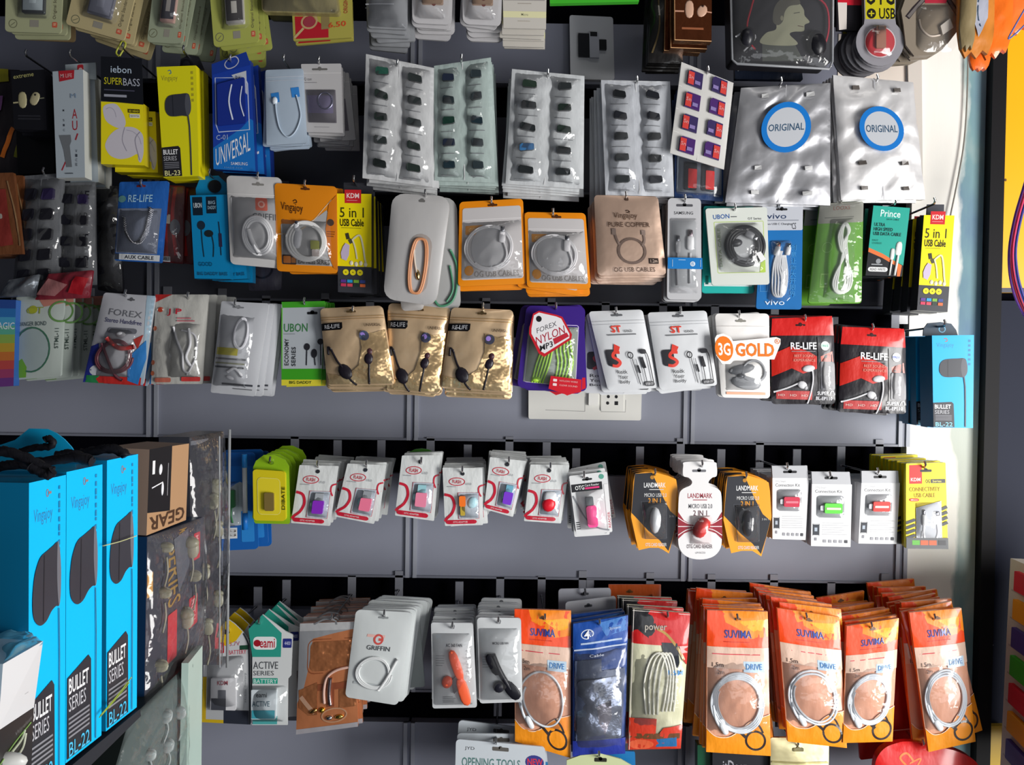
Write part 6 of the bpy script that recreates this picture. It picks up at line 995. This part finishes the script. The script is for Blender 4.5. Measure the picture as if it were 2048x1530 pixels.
# ================= left cluster =================
def LQ(x, y, d): return P(x, y, d-D0)
DK = 652.0
def ldist(x): return DK/(1145-x)
class Q3(Item):
    def __init__(s, name, label, cat, pts, group=None):   # pts: four world corners tl tr br bl
        s.name, s.label, s.cat, s.group, s.parts = name, label, cat, group, []
        s.o = (pts[2]+pts[3])/2; s.c = [p-s.o for p in pts]; a, b, c, d = s.c
        s.W = ((b-a).length+(c-d).length)/2; s.H = ((d-a).length+(c-b).length)/2
        s.mpp = ((pts[0].y+pts[1].y)/2+D0)/FPX; s.Wp = s.W/s.mpp; s.Hp = s.H/s.mpp
        s.N = ((b+c-a-d).cross(c+d-a-b)).normalized()
        if s.N.dot(CP-(pts[0]+pts[2])/2) < 0: s.N = -s.N
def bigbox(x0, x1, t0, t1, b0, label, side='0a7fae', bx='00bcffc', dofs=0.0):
    d0, d1 = ldist(x0)+dofs, ldist(x1)+dofs; tl, tr, bl = LQ(x0, t0, d0), LQ(x1, t1, d1), LQ(x0, b0, d0)
    tr.z = tl.z; br = Vector((tr.x, tr.y, bl.z)); bl = Vector((tl.x, tl.y, bl.z))
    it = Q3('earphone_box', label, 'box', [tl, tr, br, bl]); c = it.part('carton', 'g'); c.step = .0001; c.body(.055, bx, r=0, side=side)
    c.T('Vingajoy', 12, 9, 62, 14.5, '2a7fb0', bold=.0).O(48, 4.6, 4, 7, 2, '9a7a78').R(50, 4.2, 58, 5, '9a7a78')
    for k in range(9): c.R(78, 3+k*2.6, 82.5, 4.2+k*2.6+(k % 3)*.5, '1684b4'); c.layer -= 1
    c.layer += 1
    e = it.part('earbud_print', 'g', 'black bullet earbud picture'); e.step = .0001
    e.C([(8, 37), (12, 31), (20, 27), (30, 24.6), (46, 23.5), (62, 22.5), (76, 22), (82, 28), (83, 38), (80, 43), (70, 43), (58, 44), (44, 46.5), (28, 47), (15, 45), (9, 42)], '34343c').C([(74, 22), (80, 24), (84, 31), (83, 40), (78, 43), (73, 34)], '6f7078').S([(38, 24.5), (36, 46)], 3, '26262c', sm=False).S([(78, 44), (80, 60), (80, 99)], 3, '24506a', sm=False)
    c.G([(2, 71), (60, 67), (67, 69), (69, 99), (2, 99)][::-1], '24262e').T('BULLET', 6, 71.5, 60, 77, 'f0f0f2', bold=.04, sk=0).T('SERIES', 6, 78, 52, 83, 'c8c8ce', bold=0)
    for k in range(5): c.R(5, 85+k*1.6, 62, 85.7+k*1.6, '8a8b92'); c.layer -= 1
    c.layer += 1; c.T('BL-22', 6, 93.6, 62, 98.6, '4ac0ec', bold=.01); return it, c
def rope(it, pts, r=6.5):
    h = it.part('rope_handle', 'c', 'black braided rope handle'); h.base = .0
    h.tube(pts, r, '16161c', ns=9); h.tube([(p[0]+1.5, p[1]+.6, (p[2] if len(p) > 2 else 0)+.002) for p in pts], r*.6, '24242c', ns=6)
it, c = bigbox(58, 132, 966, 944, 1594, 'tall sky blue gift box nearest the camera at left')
def wp(pts, d): return [LQ(x, y, d) for x, y in pts]
fl = it.part('lid_flap', 'g', 'sky blue raised lid flap'); fl.wpoly(wp([(-30, 925), (-25, 900), (0, 890), (30, 880), (52, 862), (58, 857), (95, 858), (112, 866), (128, 878), (142, 893), (152, 908), (150, 925)], .70)[::-1], .0012, '0fa6d8')
for pts, d_, r_ in (([(40, 904), (62, 897), (84, 894), (100, 893), (106, 884), (96, 877), (90, 880)], .694, .0026), ([(-30, 905), (10, 903), (40, 912), (70, 926), (92, 938), (104, 944)], .60, .0034), ([(-20, 938), (20, 930), (60, 928), (104, 921), (150, 916), (182, 923)], .63, .0034), ([(60, 934), (80, 944), (96, 950), (106, 942)], .597, .003)):
    it.part('rope_handle', 'c', 'black braided rope handle').wtube(wp(pts, d_), r_, '16161cc')
it.build()
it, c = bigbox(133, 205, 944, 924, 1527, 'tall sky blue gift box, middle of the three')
it.part('rope_handle', 'c', 'black braided rope handle').wtube(wp([(112, 912), (140, 908), (166, 914), (186, 925)], .665), .0034, '16161cc'); it.build()
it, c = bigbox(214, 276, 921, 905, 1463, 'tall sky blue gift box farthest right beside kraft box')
it.part('rope_handle', 'c', 'black braided rope handle').wtube(wp([(162, 907), (190, 902), (220, 897), (245, 905), (252, 913)], .725), .0036, '16161cc'); it.build()
# rubber bands
for k, (a, b) in enumerate((((205, 1089), (272, 1069)), ((200, 1428), (262, 1352)), ((198, 1432), (258, 1362)))):
    A = LQ(a[0], a[1], ldist(a[0])-.006); B_ = LQ(b[0], b[1], ldist(b[0])-.006); it = Q3('rubber_band', ['thin yellow band across the upper right blue box', 'thin lime band slanting low across the blue box', 'second thin lime band below the slanting one'][k], 'rubber band', [A, B_, B_-Vector((0, 0, .002)), A-Vector((0, 0, .002))])
    it.part('band', 'k').tube([(0, 50), (50, 80), (100, 50)], 1.1, ['c8c890', 'a8b848', '9ab040'][k]); it.build()
def lq(name, label, cat, pix, ds, group=None): return Q3(name, label, cat, [LQ(pix[2*i], pix[2*i+1], ds[i]) for i in range(4)], group)
# kraft box
it = lq('earphone_box', 'kraft brown box with black panel and upside down lettering', 'box', (299, 899, 378, 887, 372, 1040, 293, 1071), (.80, .885, .885, .80)); c = it.part('carton', 'c'); c.body(.04, 'b08a66', r=0, side='8f7a6c')
c.G([(0, 0), (55, -1), (55, 80), (0, 74)], '17161a'); c.layer += 1; c.T('GEAR', 5, 80, 94, 97, '4a3222', 180, bold=.06); c.G([(8, 14), (14, 14), (14, 30), (8, 30)], 'e8e8ea').blob(28, 26, 7, 11, .001, 'e4e4e8', 10).S([(8, 46), (34, 42)], 2.5, 'e4e4e8').blob(34, 50, 5, 14, .001, 'e4e4e8', 0).S([(46, 20), (46, 60)], 2.2, 'a8a8ac')
it.build()
# clear earphone packs behind / below the kraft box
it = lq('earphone_blister', 'clear box of earphones with red stickers right of kraft box', 'box', (378, 874, 446, 862, 440, 1330, 384, 1330), (.93, 1.02, 1.02, .93)); c = it.part('card', 'g'); c.body(.03, '2e2e36', r=0, side='3a3c44')
c.B(4, 2, 94, 6, 1, '6a6c74')
for v_, u_ in ((12, 62), (86, 88), (64, 40), (70, 90)): c.R(u_-9, v_-4, u_+9, v_+7, 'b02a38', 2); c.layer -= 1
c.layer += 1; c.T('SERIES', 40, 36, 56, 56, '8a6a3a', -90, bold=.02)
for u_, v_, r_ in ((66, 24, 10), (74, 42, -20), (60, 30, 30), (76, 72, 5), (40, 84, -10), (30, 60, 12)): e = it.part('earbud', 'g', 'cream earbud'); e.base = .004; e.blob(u_, v_, 5, 15, .006, '9a9884', r_, p=.8); e.blob(u_, v_-3, 7, 7, .006, '8a8872', r_); e.tube([(u_, v_+3), (u_+6, v_+10), (u_-4, v_+16)], 2, '8a8878')
film(it, -2, 0, 102, 100, .016, 3, .003, 'b8bcc0x'); d = it.part('box_edge', 'g', 'clear folded edge'); d.tube([(88, -1, .01), (88, 50, .01), (88, 101, .01)], 3, '8f9294', sm=False); d.tube([(52, 1, .012), (54, 101, .012)], 1.5, 'a8abae', sm=False); it.build()
it = lq('earphone_blister', 'dark clear box of cream earphones under the kraft box', 'box', (294, 1074, 406, 1034, 404, 1290, 288, 1418), (.80, .92, .92, .80)); c = it.part('card', 'g'); c.body(.014, '3a3b46', r=0, side='14365a')
c.T('SERIES', 36, 12, 58, 52, '9a7a3c', -90, bold=.02).T('METAL', 54, 3, 68, 14, '9a7a3c', -90, bold=.02)
for (u0, v0, u1, v1) in ((82, 10, 94, 30), (74, 56, 90, 78), (36, 56, 52, 88)): c.R(u0, v0, u1, v1, 'c02c38', 3); c.layer -= 1
c.layer += 1; c.T('METAL', 85, 12, 91, 28, 'e0a0a0', -90); c.T('METAL', 78, 58, 86, 76, 'e0a0a0', -90); c.R(1, 22, 10, 36, 'd09a50').G([(44, 8), (70, 4), (74, 30), (54, 46)], '5a5c66')
for u_, v_, rx, ry, r_ in ((26, 10, 6, 12, 10), (72, 18, 16, 30, -8), (24, 38, 5, 13, 6), (64, 66, 13, 28, 6), (20, 82, 6, 14, 14), (78, 40, 6, 16, 0)): e = it.part('earbud', 'g', 'cream earbud'); e.base = .003; e.blob(u_, v_, rx*.62, ry*.85, .007, 'a09c88', r_, p=.8); e.blob(u_-2, v_-ry*.12, rx*.8, ry*.42, .008, '8f8b76', r_); e.tube([(u_, v_+6), (u_+2, v_+16), (u_-3, v_+24)], 2, '949080')
film(it, -1, 0, 101, 100, .014, 3, .003, 'b8bcc0x'); it.build()
it = lq('earphone_blister', 'clear boxes of pale earphones on the lower shelf', 'box', (258, 1440, 372, 1330, 372, 1600, 200, 1640), (.76, .86, .86, .70)); c = it.part('card', 'g'); c.body(.02, '55605f', r=0, side='2a3230')
for u_, v_, r_ in ((60, 26, 20), (40, 52, -8), (66, 52, 20), (30, 80, 10), (84, 30, 10)): e = it.part('earbud', 'g', 'pale earbud'); e.base = .003; e.blob(u_, v_, 6, 15, .006, 'a8b0b0', r_, p=.8); e.blob(u_-2, v_-2, 7, 7, .006, '98a2a2', r_); e.tube([(u_, v_+4), (u_+4, v_+12), (u_-2, v_+22)], 2, 'a0a8a8')
film(it, 0, 0, 100, 100, .014, 3, .003, 'c8d0d0x'); it.build()
it = lq('glass_shelf_panel', 'pale green glass shelf side panel with chipped corner', 'glass panel', (377, 1326, 405, 1291, 402, 1640, 371, 1640), (.84, .90, .90, .84)); c = it.part('glass'); c.body(.006, 'b2c8bfg', r=0); for_ = [c.E(30, 5, 1.5, 4, '4a5a54', 8)]; it.build()
it = lq('shelf_board', 'dark grey shelf edge under the blue gift boxes', 'shelf', (60, 1600, 280, 1418, 282, 1432, 60, 1650), (ldist(60), ldist(276), ldist(276), ldist(60))); c = it.part('shelf'); c.body(.12, '2a2c32', r=0); it.build()
# white box bottom left
it = lq('earphone_box', 'white and black box with faint green logo at bottom left', 'box', (6, 1328, 86, 1282, 68, 1414, -4, 1462), (.44, .50, .50, .44)); c = it.part('carton', 'g'); c.body(.05, 'e6e6e8', r=0, side='9fb4c4'); c.T('HAMMER', 14, 50, 52, 57, '4a4a4e', bold=.01, sk=-10).E(58, 22, 9, 7, 'c4e0c8').R(30, 68, 74, 69, 'a8a8ac'); it.build()
it = lq('earphone_box', 'black lower box part with white earphones at bottom left', 'box', (-4, 1463, 68, 1415, 60, 1600, -10, 1640), (.44, .50, .50, .44)); c = it.part('carton', 'g'); c.body(.05, '1c1a1a', r=0); c.T('Wireless', 46, 10, 94, 15, '6a6a6c', bold=0, sk=-8); e = it.part('earphones', 'g', 'white earphones'); e.blob(22, 40, 22, 20, .01, 'd0d0cc', -20); e.tube([(30, 34), (60, 26), (70, 18)], 3, 'b8c0a8'); e.tube([(56, 40), (68, 34), (74, 22)], 3, 'c0c4b0')
e.tube([(-4, 44), (40, 26), (90, 14)], 1.5, '8ab860'); it.build()
it = lq('clear_bag', 'blue and grey plastic wrap lying on the bottom left box', 'bag', (-30, 1268, 60, 1276, 86, 1284, 0, 1330), (.60, .62, .50, .44)); c = it.part('film', 'p'); c.body(.001, '6fb4d0p', r=0, puff=.003, crk=.003); it.build()
